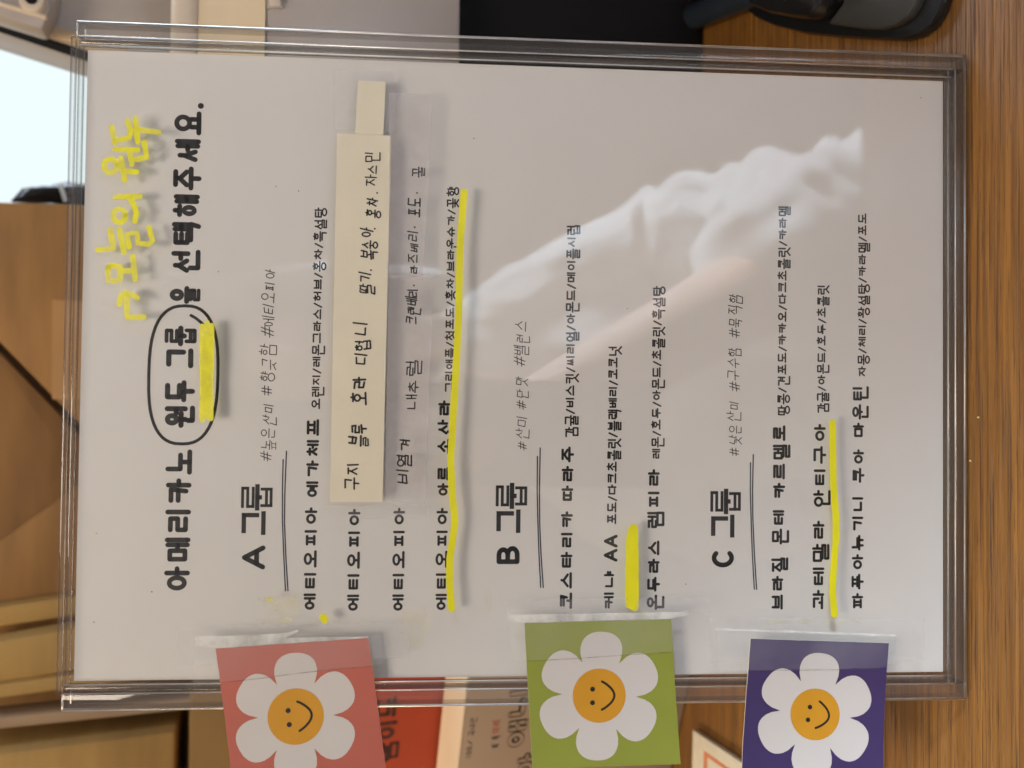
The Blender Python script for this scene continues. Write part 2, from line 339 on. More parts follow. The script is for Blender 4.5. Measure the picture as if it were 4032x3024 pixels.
def glyph(ch, desc):
    """strokes in a cell: x 0..1, y 0 (foot) .. 1; finals hang down to -desc"""
    if ch in LATIN: return LATIN[ch]
    c = ord(ch) - 0xAC00
    if not 0 <= c < 11172: return []
    L, V, T = LEAD[c // 588], VOW[c % 588 // 28], TAIL[c % 28]
    out = []; thin = set(); horiz = SPLIT.get(V, (V, None))[0] in 'ㅗㅛㅜㅠㅡ'
    def place(j, x0, y0, x1, y1):
        for s in ([[(0, 1), (1, 1), (1, 0)]] if horiz and j == 'ㄱ' else CONS[j]):
            if s == 'O': out.append(('ring', (x0 + x1) / 2, (y0 + y1) / 2, (x1 - x0) / 2, (y1 - y0) / 2))
            elif s == 'o': out.append(('ring', (x0 + x1) / 2, y0 + (y1 - y0) * .33, (x1 - x0) * .40, (y1 - y0) * .33))
            else: out.append([(x0 + (x1 - x0) * x, y0 + (y1 - y0) * y) for x, y in s])
            if (y1 - y0) < .5 and j in 'ㄹㅂㅁㅌㅋㄸㄲㅃㅎㅊㅍ': thin.add(len(out) - 1)
    h, v = SPLIT.get(V, (V, None))
    horiz = h in 'ㅗㅛㅜㅠㅡ'
    fb = -desc
    def hv(k, x0, x1, yb, yl):                    # yb bar height, yl branch length
        out.append([(x0, yb), (x1, yb)]); m = (x0 + x1) / 2; w = (x1 - x0) * .2
        if k == 'ㅗ': out.append([(m, yb), (m, yb + yl)])
        if k == 'ㅛ': out.extend([[(m - w, yb), (m - w, yb + yl)], [(m + w, yb), (m + w, yb + yl)]])
        if k == 'ㅜ': out.append([(m, yb), (m, yb - yl)])
        if k == 'ㅠ': out.extend([[(m - w, yb), (m - w, yb - yl)], [(m + w, yb), (m + w, yb - yl)]])
    def vv(k, y0, y1, x):
        ym = (y0 + y1) / 2; b = .19
        if k in 'ㅐㅒㅔㅖ':
            out.append([(x + .06, y0), (x + .06, y1)]); out.append([(x - .15, y0 + .03), (x - .15, y1 - .03)])
            if k == 'ㅐ': out.append([(x - .15, ym), (x + .06, ym)])
            if k == 'ㅔ': out.append([(x - .34, ym), (x - .15, ym)])
            if k == 'ㅖ': out.extend([[(x - .32, ym + .13), (x - .15, ym + .13)], [(x - .32, ym - .13), (x - .15, ym - .13)]])
            return
        xs = x - .10 if k in 'ㅏㅑ' else x
        out.append([(xs, y0), (xs, y1)])
        if k == 'ㅏ': out.append([(xs, ym), (xs + b, ym)])
        if k == 'ㅑ': out.extend([[(xs, ym + .14), (xs + b, ym + .14)], [(xs, ym - .14), (xs + b, ym - .14)]])
        if k == 'ㅓ': out.append([(xs - b - .04, ym), (xs, ym)])
        if k == 'ㅕ': out.extend([[(xs - b - .04, ym + .14), (xs, ym + .14)], [(xs - b - .04, ym - .14), (xs, ym - .14)]])
    two = h in 'ㅐㅒㅔㅖ' or (v or '') in 'ㅐㅔ' and v
    cw = .46 if h in 'ㅔㅖ' else (.50 if two else (.54 if h in 'ㅓㅕ' else .58))
    if not T:
        if not horiz: place(L, .10, .14, cw, .86); vv(h, 0, 1, .86)
        elif v is None:
            if h == 'ㅡ': place(L, .14, .36, .86, 1.0); hv(h, .06, .94, .04, 0)
            elif h in 'ㅗㅛ': place(L, .2, .44, .8, 1.04); hv(h, .06, .94, .0, .36)
            else: place(L, .2, .52, .8, 1.04); hv(h, .06, .94, .32, .38)
        else:
            place(L, .12, .50, .56, .96); hv(h, .04, .64, .24 if h == 'ㅜ' else .12, .26); vv(v, 0, 1, .88)
    else:
        ft = fb + .60 if desc > .25 else fb + .34
        if not horiz:
            y0 = ft + .13
            place(L, .10, y0 + .05, cw, .98); vv(h, y0, 1.06, .86)
            place(T, .22, fb, .94, ft + .02)
        elif v is None:
            t = 1.08
            if .2 < desc < .25:
                place(L, .10, .56, .90, 1.04); hv(h, .0, 1.0, .36, .12); place(T, .14, -.26, .86, .16)
            elif desc > .25:
                place(L, .2, .58, .8, t)
                hv(h, .04, .96, .24 if h in 'ㅗㅡㅛ' else .34, .26 if h in 'ㅗㅛ' else .22)
                place(T, .16, fb, .86, min(ft, .04))
            else:
                place(L, .2, .66, .8, t); hv(h, .04, .96, .42 if h in 'ㅗㅡㅛ' else .50, .20 if h in 'ㅗㅛ' else .16); place(T, .2, fb, .82, min(ft, .26))
        else:
            place(L, .12, .62, .54, 1.02); hv(h, .02, .64, .42 if h == 'ㅜ' else .36, .2); vv(v, .24, 1.04, .88)
            place(T, .28, fb, .92, min(ft, .12))
    return [('thin', st) if k in thin else st for k, st in enumerate(out)]
class Ink(Geo):
    """flat pen strokes on a plane; points in mm, height h"""
    def seg(s, a, b, w, h):
        d = Vector((b[0] - a[0], b[1] - a[1])); l = d.length
        if l < 1e-9: return
        n = Vector((-d.y, d.x)) / l * w / 2
        s.add([(a[0] - n.x, a[1] - n.y, h), (b[0] - n.x, b[1] - n.y, h), (b[0] + n.x, b[1] + n.y, h), (a[0] + n.x, a[1] + n.y, h)], [(0, 1, 2, 3)])
    def dot(s, p, r, h, n=10):
        s.add([(p[0] + r * math.cos(2 * math.pi * k / n), p[1] + r * math.sin(2 * math.pi * k / n), h) for k in range(n)], [tuple(range(n))])
    def ring(s, cx, cy, rx, ry, w, h, n=24):
        o = [(cx + (rx + w / 2) * math.cos(2 * math.pi * k / n), cy + (ry + w / 2) * math.sin(2 * math.pi * k / n), h) for k in range(n)]
        i = [(cx + max(rx - w / 2, .05 * rx) * math.cos(2 * math.pi * k / n), cy + max(ry - w / 2, .05 * ry) * math.sin(2 * math.pi * k / n), h) for k in range(n)]
        s.add(o + i, [(k, (k + 1) % n, n + (k + 1) % n, n + k) for k in range(n)])
    def line(s, pts, w, h, cap='round'):
        if cap == 'square':
            for a, b in zip(pts, pts[1:]):
                d = Vector((b[0] - a[0], b[1] - a[1])); d = d / max(d.length, 1e-9) * w * .5
                s.seg((a[0] - d.x, a[1] - d.y), (b[0] + d.x, b[1] + d.y), w, h)
        else:
            for a, b in zip(pts, pts[1:]): s.seg(a, b, w, h)
            for p in pts: s.dot(p, w / 2, h)
    def word(s, text, x0, x1, y, cap, weight, h, desc=.45, fill=.84, capstyle='round', jit=0, slant=0, tilt=0, rnd=random, thin=.74):
        tot = sum(WID.get(c, 1) for c in text); adv = (x1 - x0) / tot; x = x0; w = weight * cap
        for c in text:
            cwid = WID.get(c, 1) * adv
            gw = cwid * (fill if c not in '/#' else .9); gx = x + (cwid - gw) / 2
            dy = rnd.uniform(-jit, jit) * cap * .8; gs = 1 + (rnd.uniform(-1.6, 1.6) * jit if jit else 0); ga = slant + rnd.uniform(-1, 1) * jit * 1.2
            def mp(px, py):
                py2 = py * cap * gs
                return (gx + w * .3 + px * (gw - w * .6) * gs + ga * py2 + rnd.uniform(-jit, jit) * cap * .4,
                        y + tilt * (gx - x0) + w * .5 + py * gs * (cap - w) + dy + rnd.uniform(-jit, jit) * cap * .4)
            for st in glyph(c, desc):
                w = weight * cap
                if st[0] == 'thin': st = st[1]; w *= thin
                if st[0] == 'ring':
                    cx, cy = mp(st[1], st[2]); s.ring(cx, cy, abs(st[3]) * (gw - w), abs(st[4]) * (cap - w), w, h)
                else: s.line([mp(*p) for p in st], w, h, capstyle)
            x += cwid
def put(ink, text, ys, ye, xt, xb, weight, h=0.0, lift=.03, **kw):
    ym = (ys + ye) / 2
    y = at(xb, ym, h).y; cap = at(xt, ym, h).y - y
    ink.word(text, at(xb, ys, h).x, at(xb, ye, h).x, y, cap, weight, h + lift, **kw)
def px_line(ink, pts, w, h, lift=.03, cap='round'):
    ink.line([(at(x, y, h).x, at(x, y, h).y) for x, y in pts], w, h + lift, cap)

HF = 4.2                                         # front face of the holder, mm in front of the sheet

# ================================================================== SETTING: counter
g = Geo(); g.box((-1.3, -.165, -.03), (1.3, 1.1, 0))
counter = g.build('counter_top', M['wood'], bevel=.002); tag(counter, kind='structure')

# ================================================================== acrylic sign holder
base = Vector((105, -5.8, -1))
holder = empty('sign_holder', sheet_mw(base), 'upright clear acrylic menu holder with thick see-through rim standing on wood', 'sign holder')
def hp(geo, name, mat, bevel=0, seg=3, parent=holder):
    return geo.build(name, mat, parent, base=base, k=.001, bevel=bevel, seg=seg)
g = Geo(); g.box((-.2, .2, 2.2), (210.2, 299, HF)); hp(g, 'front_sheet', M['sheet'])
g = Geo(); g.box((-.2, .2, -2.6), (210.2, 299, -.6)); hp(g, 'back_sheet', M['sheet'])
for x0, x1, i0, i1 in ((-8.2, -2.6, -2.4, -.5), (212.6, 217.8, 210.5, 212.4)):
    g = Geo(); g.box((x0, -5.8, -2.0), (x1, 299, HF)); hp(g, 'side_bar', M['bar'], .0006, 3)
    g = Geo(); g.box((i0, .3, -.2), (i1, 298.6, HF - .9)); hp(g, 'spacer_strip', M['bar'], .0007, 4)
g = Geo(); g.box((-2.55, -5.8, -2.0), (212.55, -1.9, HF)); hp(g, 'bottom_bar', M['bar'], .0006, 3)
g = Geo(); g.box((-2.5, -1.75, -.2), (212.5, -.1, HF - .9)); hp(g, 'spacer_strip', M['bar'], .0004)
for h0, h1 in ((2.3, HF - .05), (-2.5, -.7)):
    g = Geo(); g.box((-2.8, 299.1, h0), (212.8, 300.6, h1)); hp(g, 'top_edge', M['bar'], .0004)

def edge_line(a, b, r_):
    g = Geo(); g.tube([Vector(a), Vector(b)], r_, 10); o = hp(g, 'polished_edge', M['polish'])
    o.data.polygons.foreach_set('use_smooth', [len(p.vertices) == 4 for p in o.data.polygons])
for x, h, r_ in ((-7.9, 3.7, .42), (-2.75, 3.7, .24), (-.35, 2.6, .2), (212.75, 3.7, .24), (210.35, 2.6, .2), (217.5, 3.7, .42)):
    edge_line((x, -5.4 if abs(x - 105) > 110 else -1.2, h), (x, 298.6, h), r_)
for xa, xb in ((-7.9, -2.8), (212.8, 217.5)):
    edge_line((xa, 298.6, 3.6), (xb, 298.6, 3.6), .36); edge_line((xa, 298.6, -1.5), (xb, 298.6, -1.5), .26)
for y, h, r_ in ((-5.5, 3.7, .42), (-2.05, 3.7, .24), (-.2, 2.6, .2)):
    edge_line((-7.6 if y < -4 else -2.6, y, h), (217.2 if y < -4 else 212.6, y, h), r_)

# ================================================================== printed menu sheet
pb = Vector((105, 0, 0))
paper = empty('menu_sheet', sheet_mw(pb), 'white portrait menu sheet of black Korean coffee lines inside the clear holder', 'menu')
g = Geo(); g.box((0, 0, -.14), (210, 297, 0)); g.build('paper', M['paper'], paper, base=pb, k=.001)
def ink_part(ink, name, mat=None, parent=paper, b=pb):
    return ink.build(name, mat or M['ink'], parent, base=b, k=.001)
TITLE = dict(weight=.19, desc=.08, fill=.90)
i = Ink()
put(i, '아메리카노', 2338, 1762, 650, 752, **TITLE)
put(i, '원두', 1688, 1492, 652, 762, **TITLE); put(i, '그룹', 1455, 1280, 655, 766, **TITLE)
put(i, '을', 1200, 1125, 675, 782, **TITLE)
put(i, '선택해주세요', 1086, 432, 684, 788, **TITLE)
i.dot(tuple(at(791, 417)[:2]), 1.0, .03, 16)
ink_part(i, 'heading_text')
# oval ring round two words
i = Ink()
o = []
for k in range(49):
    t = 2 * math.pi * k / 48
    c, s_ = math.cos(t), math.sin(t)
    yy = 1476 + 272 * math.copysign(abs(c) ** .72, c); xx = 722 + 136 * math.copysign(abs(s_) ** .80, s_) - (yy - 1476) * .022
    o.append((xx, yy))
px_line(i, o, 1.05, 0, .045); px_line(i, [(752, 1242), (770, 1252), (790, 1268), (806, 1285)], 1.0, 0, .045)
ink_part(i, 'oval_outline')
GROUP = dict(weight=.18, desc=.22, fill=.96, capstyle='square', thin=.66)
for t, ya, yb, xa, xb_, gy0, gy1, gx0, gx1 in (('A', 2240, 2150, 952, 1045, 2110, 1908, 952, 1050), ('B', 2222, 2150, 1955, 2046, 2102, 1903, 1955, 2053), ('C', 2234, 2162, 2802, 2890, 2120, 1926, 2800, 2895)):
    i = Ink(); put(i, t, ya, yb, xa, xb_, weight=.21, fill=1.0); put(i, '그룹', gy0, gy1, gx0, gx1, **GROUP); ink_part(i, 'group_heading')
TAGS = dict(weight=.085, desc=.34, fill=.88, jit=.085, slant=.16)
for rows in ([('#높은산미', 1823, 1585, 1030, 1073), ('#향긋함', 1563, 1358, 1028, 1074), ('#에티오피아', 1337, 1059, 1034, 1080)],
             [('#산미', 1779, 1642, 2034, 2072), ('#단맛', 1619, 1480, 2030, 2070), ('#밸런스', 1451, 1264, 2028, 2072)],
             [('#낮은산미', 1801, 1575, 2868, 2908), ('#구수함', 1547, 1365, 2868, 2910), ('#묵직함', 1337, 1158, 2870, 2912)]):
    i = Ink()
    for r_ in rows: put(i, *r_, **TAGS)
    ink_part(i, 'hashtag_line', M['pen'])
for l1, l2 in (([(1124, 2326), (1118, 2200), (1112, 2051), (1112, 1930), (1115, 1810)], [(1134, 2326), (1126, 2200), (1120, 2051), (1122, 1930), (1128, 1777)]),
               ([(2129, 2313), (2122, 2180), (2118, 2061), (2115, 1930), (2116, 1797)], [(2139, 2313), (2130, 2180), (2125, 2061), (2124, 1930), (2127, 1764)]),
               ([(2970, 2320), (2962, 2180), (2957, 2032), (2954, 1930), (2955, 1822)], [(2979, 2320), (2970, 2180), (2964, 2032), (2963, 1930), (2966, 1790)])):
    i = Ink(); px_line(i, l1, .45, 0); px_line(i, l2, .45, 0); ink_part(i, 'double_underline', M['bluepen'])
NAME = dict(weight=.215, desc=.54, fill=.86, thin=.80)
NOTE = dict(weight=.195, desc=.64, fill=.95, thin=.80)
names = [
    [('에티오피아', 2412, 1990, 1197, 1247), ('예가체프', 1968, 1643, 1206, 1256)],
    [('에티오피아', 2416, 1996, 1368, 1417)], [('에티오피아', 2416, 1992, 1546, 1593)],
    [('에티오피아', 2413, 1992, 1716, 1762), ('아르', 1960, 1834, 1722, 1768), ('소산라', 1796, 1570, 1724, 1772)],
    [('코스타리카', 2405, 2006, 2207, 2254), ('따라주', 1982, 1751, 2211, 2258)],
    [('케냐', 2407, 2240, 2377, 2418), ('AA', 2214, 2103, 2377, 2432)],
    [('온두라스', 2407, 2122, 2550, 2597), ('렘피라', 2090, 1840, 2550, 2597)],
    [('브라질', 2407, 2188, 3038, 3084), ('몬테', 2150, 2001, 3042, 3088), ('카르멜로', 1970, 1668, 3044, 3092)],
    [('과테말라', 2407, 2042, 3199, 3246), ('안티구아', 2008, 1662, 3204, 3251)],
    [('파푸아뉴기니', 2405, 1946, 3354, 3399), ('쿠아', 1908, 1763, 3358, 3402), ('마운틴', 1730, 1514, 3358, 3402)]]
for row in names:
    i = Ink()
    for r_ in row: put(i, *r_, **NAME)
    ink_part(i, 'bean_name')
for row in [('오렌지/레몬그라스/허브/홍차/흑설탕', 1614, 815, 1233, 1266), ('그린애플/청포도/홍차/브라운슈가/꽃향', 1549, 733, 1757, 1788),
            ('감귤/비스킷/씨리얼/아몬드/메이플시럽', 1726, 884, 2229, 2264), ('포도/다크초콜릿/블랙베리/코코넛', 2066, 1360, 2394, 2429),
            ('레몬/호두/아몬드/초콜릿/흑설탕', 1810, 1124, 2569, 2602), ('땅콩/견포도/카카오/다크초콜릿/카라멜', 1640, 810, 3064, 3096),
            ('감귤/아몬드/호두/초콜릿', 1630, 1120, 3219, 3250), ('자몽/체리/황설탕/카라멜/포도', 1486, 838, 3379, 3410)]:
    i = Ink(); put(i, *row, **NOTE); ink_part(i, 'tasting_notes')
i = Ink()
for x, y, r_ in ((1176, 752, .22), (860, 1070, .2), (1086, 735, .2), (598, 2330, .25), (380, 2100, .2), (370, 2450, .22), (1866, 545, .22), (2700, 2300, .2), (2470, 1215, .2), (3626, 385, .2), (3390, 1850, .2)):
    i.dot(tuple(at(x, y)[:2]), r_, .03, 7)
tag(ink_part(i, 'ink_speck'), kind='stuff')

# ================================================================== yellow marker on the holder's face (part of the holder)
def mark(strokes, name, w, mat, off=0):
    i = Ink()
    for n, st in enumerate(strokes):
        pts = [at(x, y, HF) for x, y in st]
        fine = []
        for a, b in zip(pts, pts[1:]):
            k = max(2, int((b - a).length / 1.5))
            for q in range(k): fine.append(a.lerp(b, q / k))
        fine.append(pts[-1])
        wv = [w * (1 + .10 * noise.noise(Vector((p.x * .5, p.y * .5, n * 3.1 + off)))) for p in fine]
        h = HF + .03 + n * .012
        V = []; F = []
        for q, p in enumerate(fine):
            d = (fine[min(q + 1, len(fine) - 1)] - fine[max(q - 1, 0)]).normalized(); nn = Vector((-d.y, d.x, 0)) * wv[q] / 2
            V += [(p.x - nn.x, p.y - nn.y, h), (p.x + nn.x, p.y + nn.y, h)]
            if q: F.append((2 * q - 2, 2 * q, 2 * q + 1, 2 * q - 1))
        for end, sgn in ((0, -1), (len(fine) - 1, 1)):
            p = fine[end]; d = (fine[min(end + 1, len(fine) - 1)] - fine[max(end - 1, 0)]).normalized() * sgn
            a0 = math.atan2(d.y, d.x); c = len(V); r_ = wv[end] / 2
            V.append((p.x, p.y, h)); V += [(p.x + r_ * math.cos(a0 + t), p.y + r_ * math.sin(a0 + t), h) for t in [(-.5 + k / 8) * math.pi for k in range(9)]]
            F += [(c, c + 1 + k, c + 2 + k) for k in range(8)]
        i.add(V, F)
    return i.build(name, mat, holder, base=base, k=.001)
def Z(pts): return [(350 + x / 1.7455, 350 + y / 1.7455) for x, y in pts]
def circ(cx, cy, rx, ry=None, n=14): return [(cx + rx * math.cos(2 * math.pi * k / n), cy + (ry or rx) * math.sin(2 * math.pi * k / n)) for k in range(n + 1)]
hand = [[(210, 1478), (222, 1425), (245, 1400), (285, 1408), (332, 1436)], [(260, 1420), (262, 1572), (378, 1566)],
        [(132, 1225), (130, 1318), (215, 1316), (218, 1222), (150, 1214), (132, 1232)], [(236, 1252), (305, 1248)], [(303, 1152), (318, 1312)],
        [(62, 1106), (172, 1096), (160, 1040), (147, 968)], [(210, 970), (242, 1122)],
        [(278, 1085), (262, 1000), (330, 986), (340, 1062), (410, 1068), (438, 1045), (414, 955)],
        circ(210, 872, 42, 46), [(316, 908), (328, 850), (310, 800), (286, 752)], [(184, 745), (352, 738)],
        circ(150, 530, 46, 46), [(246, 628), (222, 480)], [(244, 566), (330, 572)], [(298, 520), (282, 440)], [(180, 416), (336, 420)], [(326, 486), (398, 472), (384, 370)],
        [(160, 262), (180, 372)], [(185, 358), (280, 336), (290, 290), (266, 222)], [(338, 366), (322, 206)], [(328, 280), (484, 300)]]
mark([Z(s_) for s_ in hand], 'marker_handwriting', 1.8, M['yellow_thin'])
mark([[(796, 1655), (797, 1500), (795, 1380), (797, 1285)], [(812, 1640), (813, 1500), (814, 1400), (816, 1272)], [(830, 1648), (828, 1520), (832, 1400), (834, 1282)],
      [(805, 1600), (803, 1440), (806, 1340)], [(822, 1560), (823, 1420), (825, 1320)]], 'marker_highlight', 1.75, M['yellow_thin'], 5)
mark([[(1778, 2396), (1770, 2293), (1771, 2202), (1784, 2110), (1791, 2052), (1779, 1930), (1775, 1803), (1788, 1577), (1801, 1351), (1806, 1230), (1811, 974), (1820, 850), (1827, 757)]], 'marker_underline', 2.3, M['yellow'])
mark([[(2478, 2378), (2480, 2250), (2482, 2130), (2488, 2092)], [(2498, 2390), (2499, 2250), (2496, 2120), (2495, 2080)], [(2488, 2384), (2490, 2200), (2490, 2086)]], 'marker_underline', 2.9, M['yellow'])
mark([[(3285, 2418), (3278, 2330), (3280, 2268), (3291, 2120), (3291, 2032), (3281, 1900), (3279, 1760), (3278, 1664)]], 'marker_underline', 2.35, M['yellow'])
mark([[(1272, 2430), (1278, 2440)]], 'marker_spot', 2.3, M['yellow']); mark([[(2534, 2413), (2535, 2414)]], 'marker_spot', .9, M['yellow'])
def patch(name, pts, mat, h, parent, b, wob=0):
    i = Ink(); pp = [at(x, y, h) for x, y in pts]; fine = []
    for a, c in zip(pp, pp[1:] + pp[:1]):
        k = max(1, int((c - a).length / 2)) if wob else 1
        for q in range(k):
            p = a.lerp(c, q / k); fine.append(Vector((p.x + random.uniform(-wob, wob), p.y + random.uniform(-wob, wob), h)))
    i.add(fine, [tuple(range(len(fine)))]); return i.build(name, mat, parent, base=b, k=.001)
for sx_, sy_, sa_, sb_ in ((1078, 2440, 70, 16), (1120, 2392, 60, 40), (1062, 2372, 38, 22), (1150, 2352, 16, 10), (1070, 2402, 18, 10)):
    patch('marker_smear', circ(sx_, sy_, sa_, sb_, 14), M['yellow_smear'], HF + .02 + sy_ * 1e-5, holder, base, 1.1)
patch('marker_smear', circ(1058, 2360, 16, 8, 9), film('denser yellow smear', (.78, .74, .05), .6, .5, 200), HF + .05, holder, base, .3)
patch('marker_smear', circ(1925, 2365, 14, 45, 12), M['yellow_smear'], HF + .02, holder, base, .3)
patch('marker_smear', circ(1640, 2470, 60, 70, 16), M['yellow_smear'], HF + .02, holder, base, 1.5)
patch('marker_smear', [(3020, 2440), (3330, 2435), (3400, 2450), (3020, 2462)], M['yellow_smear'], HF + .06, holder, base, .4)
# faint old tape marks left on the holder
for pts in ([(700, 2470), (1605, 2452), (1610, 2590), (702, 2620)], [(1990, 2362), (2790, 2352), (2795, 2412), (1996, 2418)], [(2794, 2428), (3638, 2440), (3640, 2600), (2800, 2606)],
            [(1255, 2045), (1690, 2035), (1690, 1990), (1260, 1995)], [(1320, 275), (1560, 280), (1560, 520), (1318, 510)]):
    patch('tape_residue', pts, M['tape_frost'], HF + .045, holder, base, .25)

# ================================================================== stuck on label strips
def slab(name, pts, h, t, mat, label=None, cat=None, group=None, curl=0):
    pp = [at(x, y, h) for x, y in pts]; b = sum(pp, Vector()) / len(pp)
    root = empty(name, sheet_mw(b), label, cat, group) if label else None
    g = Geo(); n = 14; V = []; F = []
    for a in range(n + 1):
        for c in range(5):
            p = pp[0].lerp(pp[1], c / 4).lerp(pp[3].lerp(pp[2], c / 4), a / n)
            z = curl * (c / 4) ** 2 * (.4 + .6 * math.sin(a / n * 3.1)) + .08 * abs(noise.noise(Vector((a * .5, c * .7, h * 9 + pp[0].x))))
            V.append((p.x, p.y, h + z))
    for a in range(n):
        for c in range(4): F.append((a * 5 + c, a * 5 + c + 1, a * 5 + c + 6, a * 5 + c + 5))
    m = len(V); V2 = V + [(x, y, z - t) for x, y, z in V]; F2 = F + [tuple(q + m for q in f)[::-1] for f in F]
    rim = [c for c in range(5)] + [a * 5 + 4 for a in range(1, n + 1)] + [n * 5 + c for c in (3, 2, 1, 0)] + [a * 5 for a in range(n - 1, 0, -1)]
    F2 += [(rim[k], rim[(k + 1) % len(rim)], rim[(k + 1) % len(rim)] + m, rim[k] + m) for k in range(len(rim))]
    g.add(V2, F2); o = g.build('strip' if root else name, mat, root, base=b, k=.001)
    return root, b, pp
FELT = dict(weight=.125, desc=.34, fill=.94, jit=.095, slant=.05)
r1, b1, _ = slab('paper_label', [(1327, 526), (1540, 534), (1506, 1977), (1299, 1976)], HF + .35, .12, M['cream'],
                 'long cream paper strip with black handwritten Korean words, lower of the two cream strips', 'paper label', 'handwritten label strips')
i = Ink()
for r_ in [('구지', 1932, 1818, 1358, 1412), ('블루', 1762, 1662, 1376, 1440), ('호라', 1598, 1474, 1380, 1444), ('디헙니', 1442, 1274, 1392, 1446),
           ('딸기', 1166, 1076, 1418, 1466), ('복숭아', 1027, 902, 1424, 1474), ('홍차', 864, 776, 1442, 1490), ('자스민', 737, 598, 1442, 1484)]:
    put(i, *r_, h=HF + .35, lift=.11, **FELT)
for x, y in ((1461, 1064), (1476, 901), (1485, 760)): i.dot(tuple(at(x, y, HF + .35)[:2]), .32, HF + .46, 8)
i.build('handwriting', M['felt'], r1, base=b1, k=.001)
slab('paper_label', [(1410, 317), (1519, 322), (1509, 532), (1398, 527)], HF + .62, .12, M['cream'],
     'small blank cream paper strip stuck above the long handwritten one', 'paper label', 'handwritten label strips')
r2, b2, _ = slab('film_label', [(1532, 366), (1702, 371), (1666, 1104), (1530, 1092)], HF + .66, .10, M['label_film'],
                 'translucent lilac film strip reading fruit names and ending in honey', 'film label', 'handwritten label strips')
i = Ink()
for r_ in [('라즈베리', 1082, 914, 1608, 1647), ('포도', 858, 782, 1608, 1654), ('꿀', 702, 648, 1622, 1664)]: put(i, *r_, h=HF + .66, lift=.11, **FELT)
for x, y in ((1633, 895), (1642, 760)): i.dot(tuple(at(x, y, HF + .66)[:2]), .32, HF + .77, 8)
i.build('handwriting', M['felt'], r2, base=b2, k=.001)
r3, b3, _ = slab('film_label', [(1530, 1080), (1708, 1092), (1672, 1984), (1517, 1974)], HF + .36, .10, M['label_film'],
                 'translucent film strip with handwriting tucked under the lilac one', 'film label', 'handwritten label strips')
i = Ink()
for r_ in [('비열겨', 1912, 1717, 1562, 1612), ('내추럴', 1618, 1423, 1604, 1646), ('크랜베리', 1280, 1138, 1600, 1644)]: put(i, *r_, h=HF + .36, lift=.11, **FELT)
i.dot(tuple(at(1630, 1124, HF + .36)[:2]), .32, HF + .47, 8)
i.build('handwriting', M['felt'], r3, base=b3, k=.001)

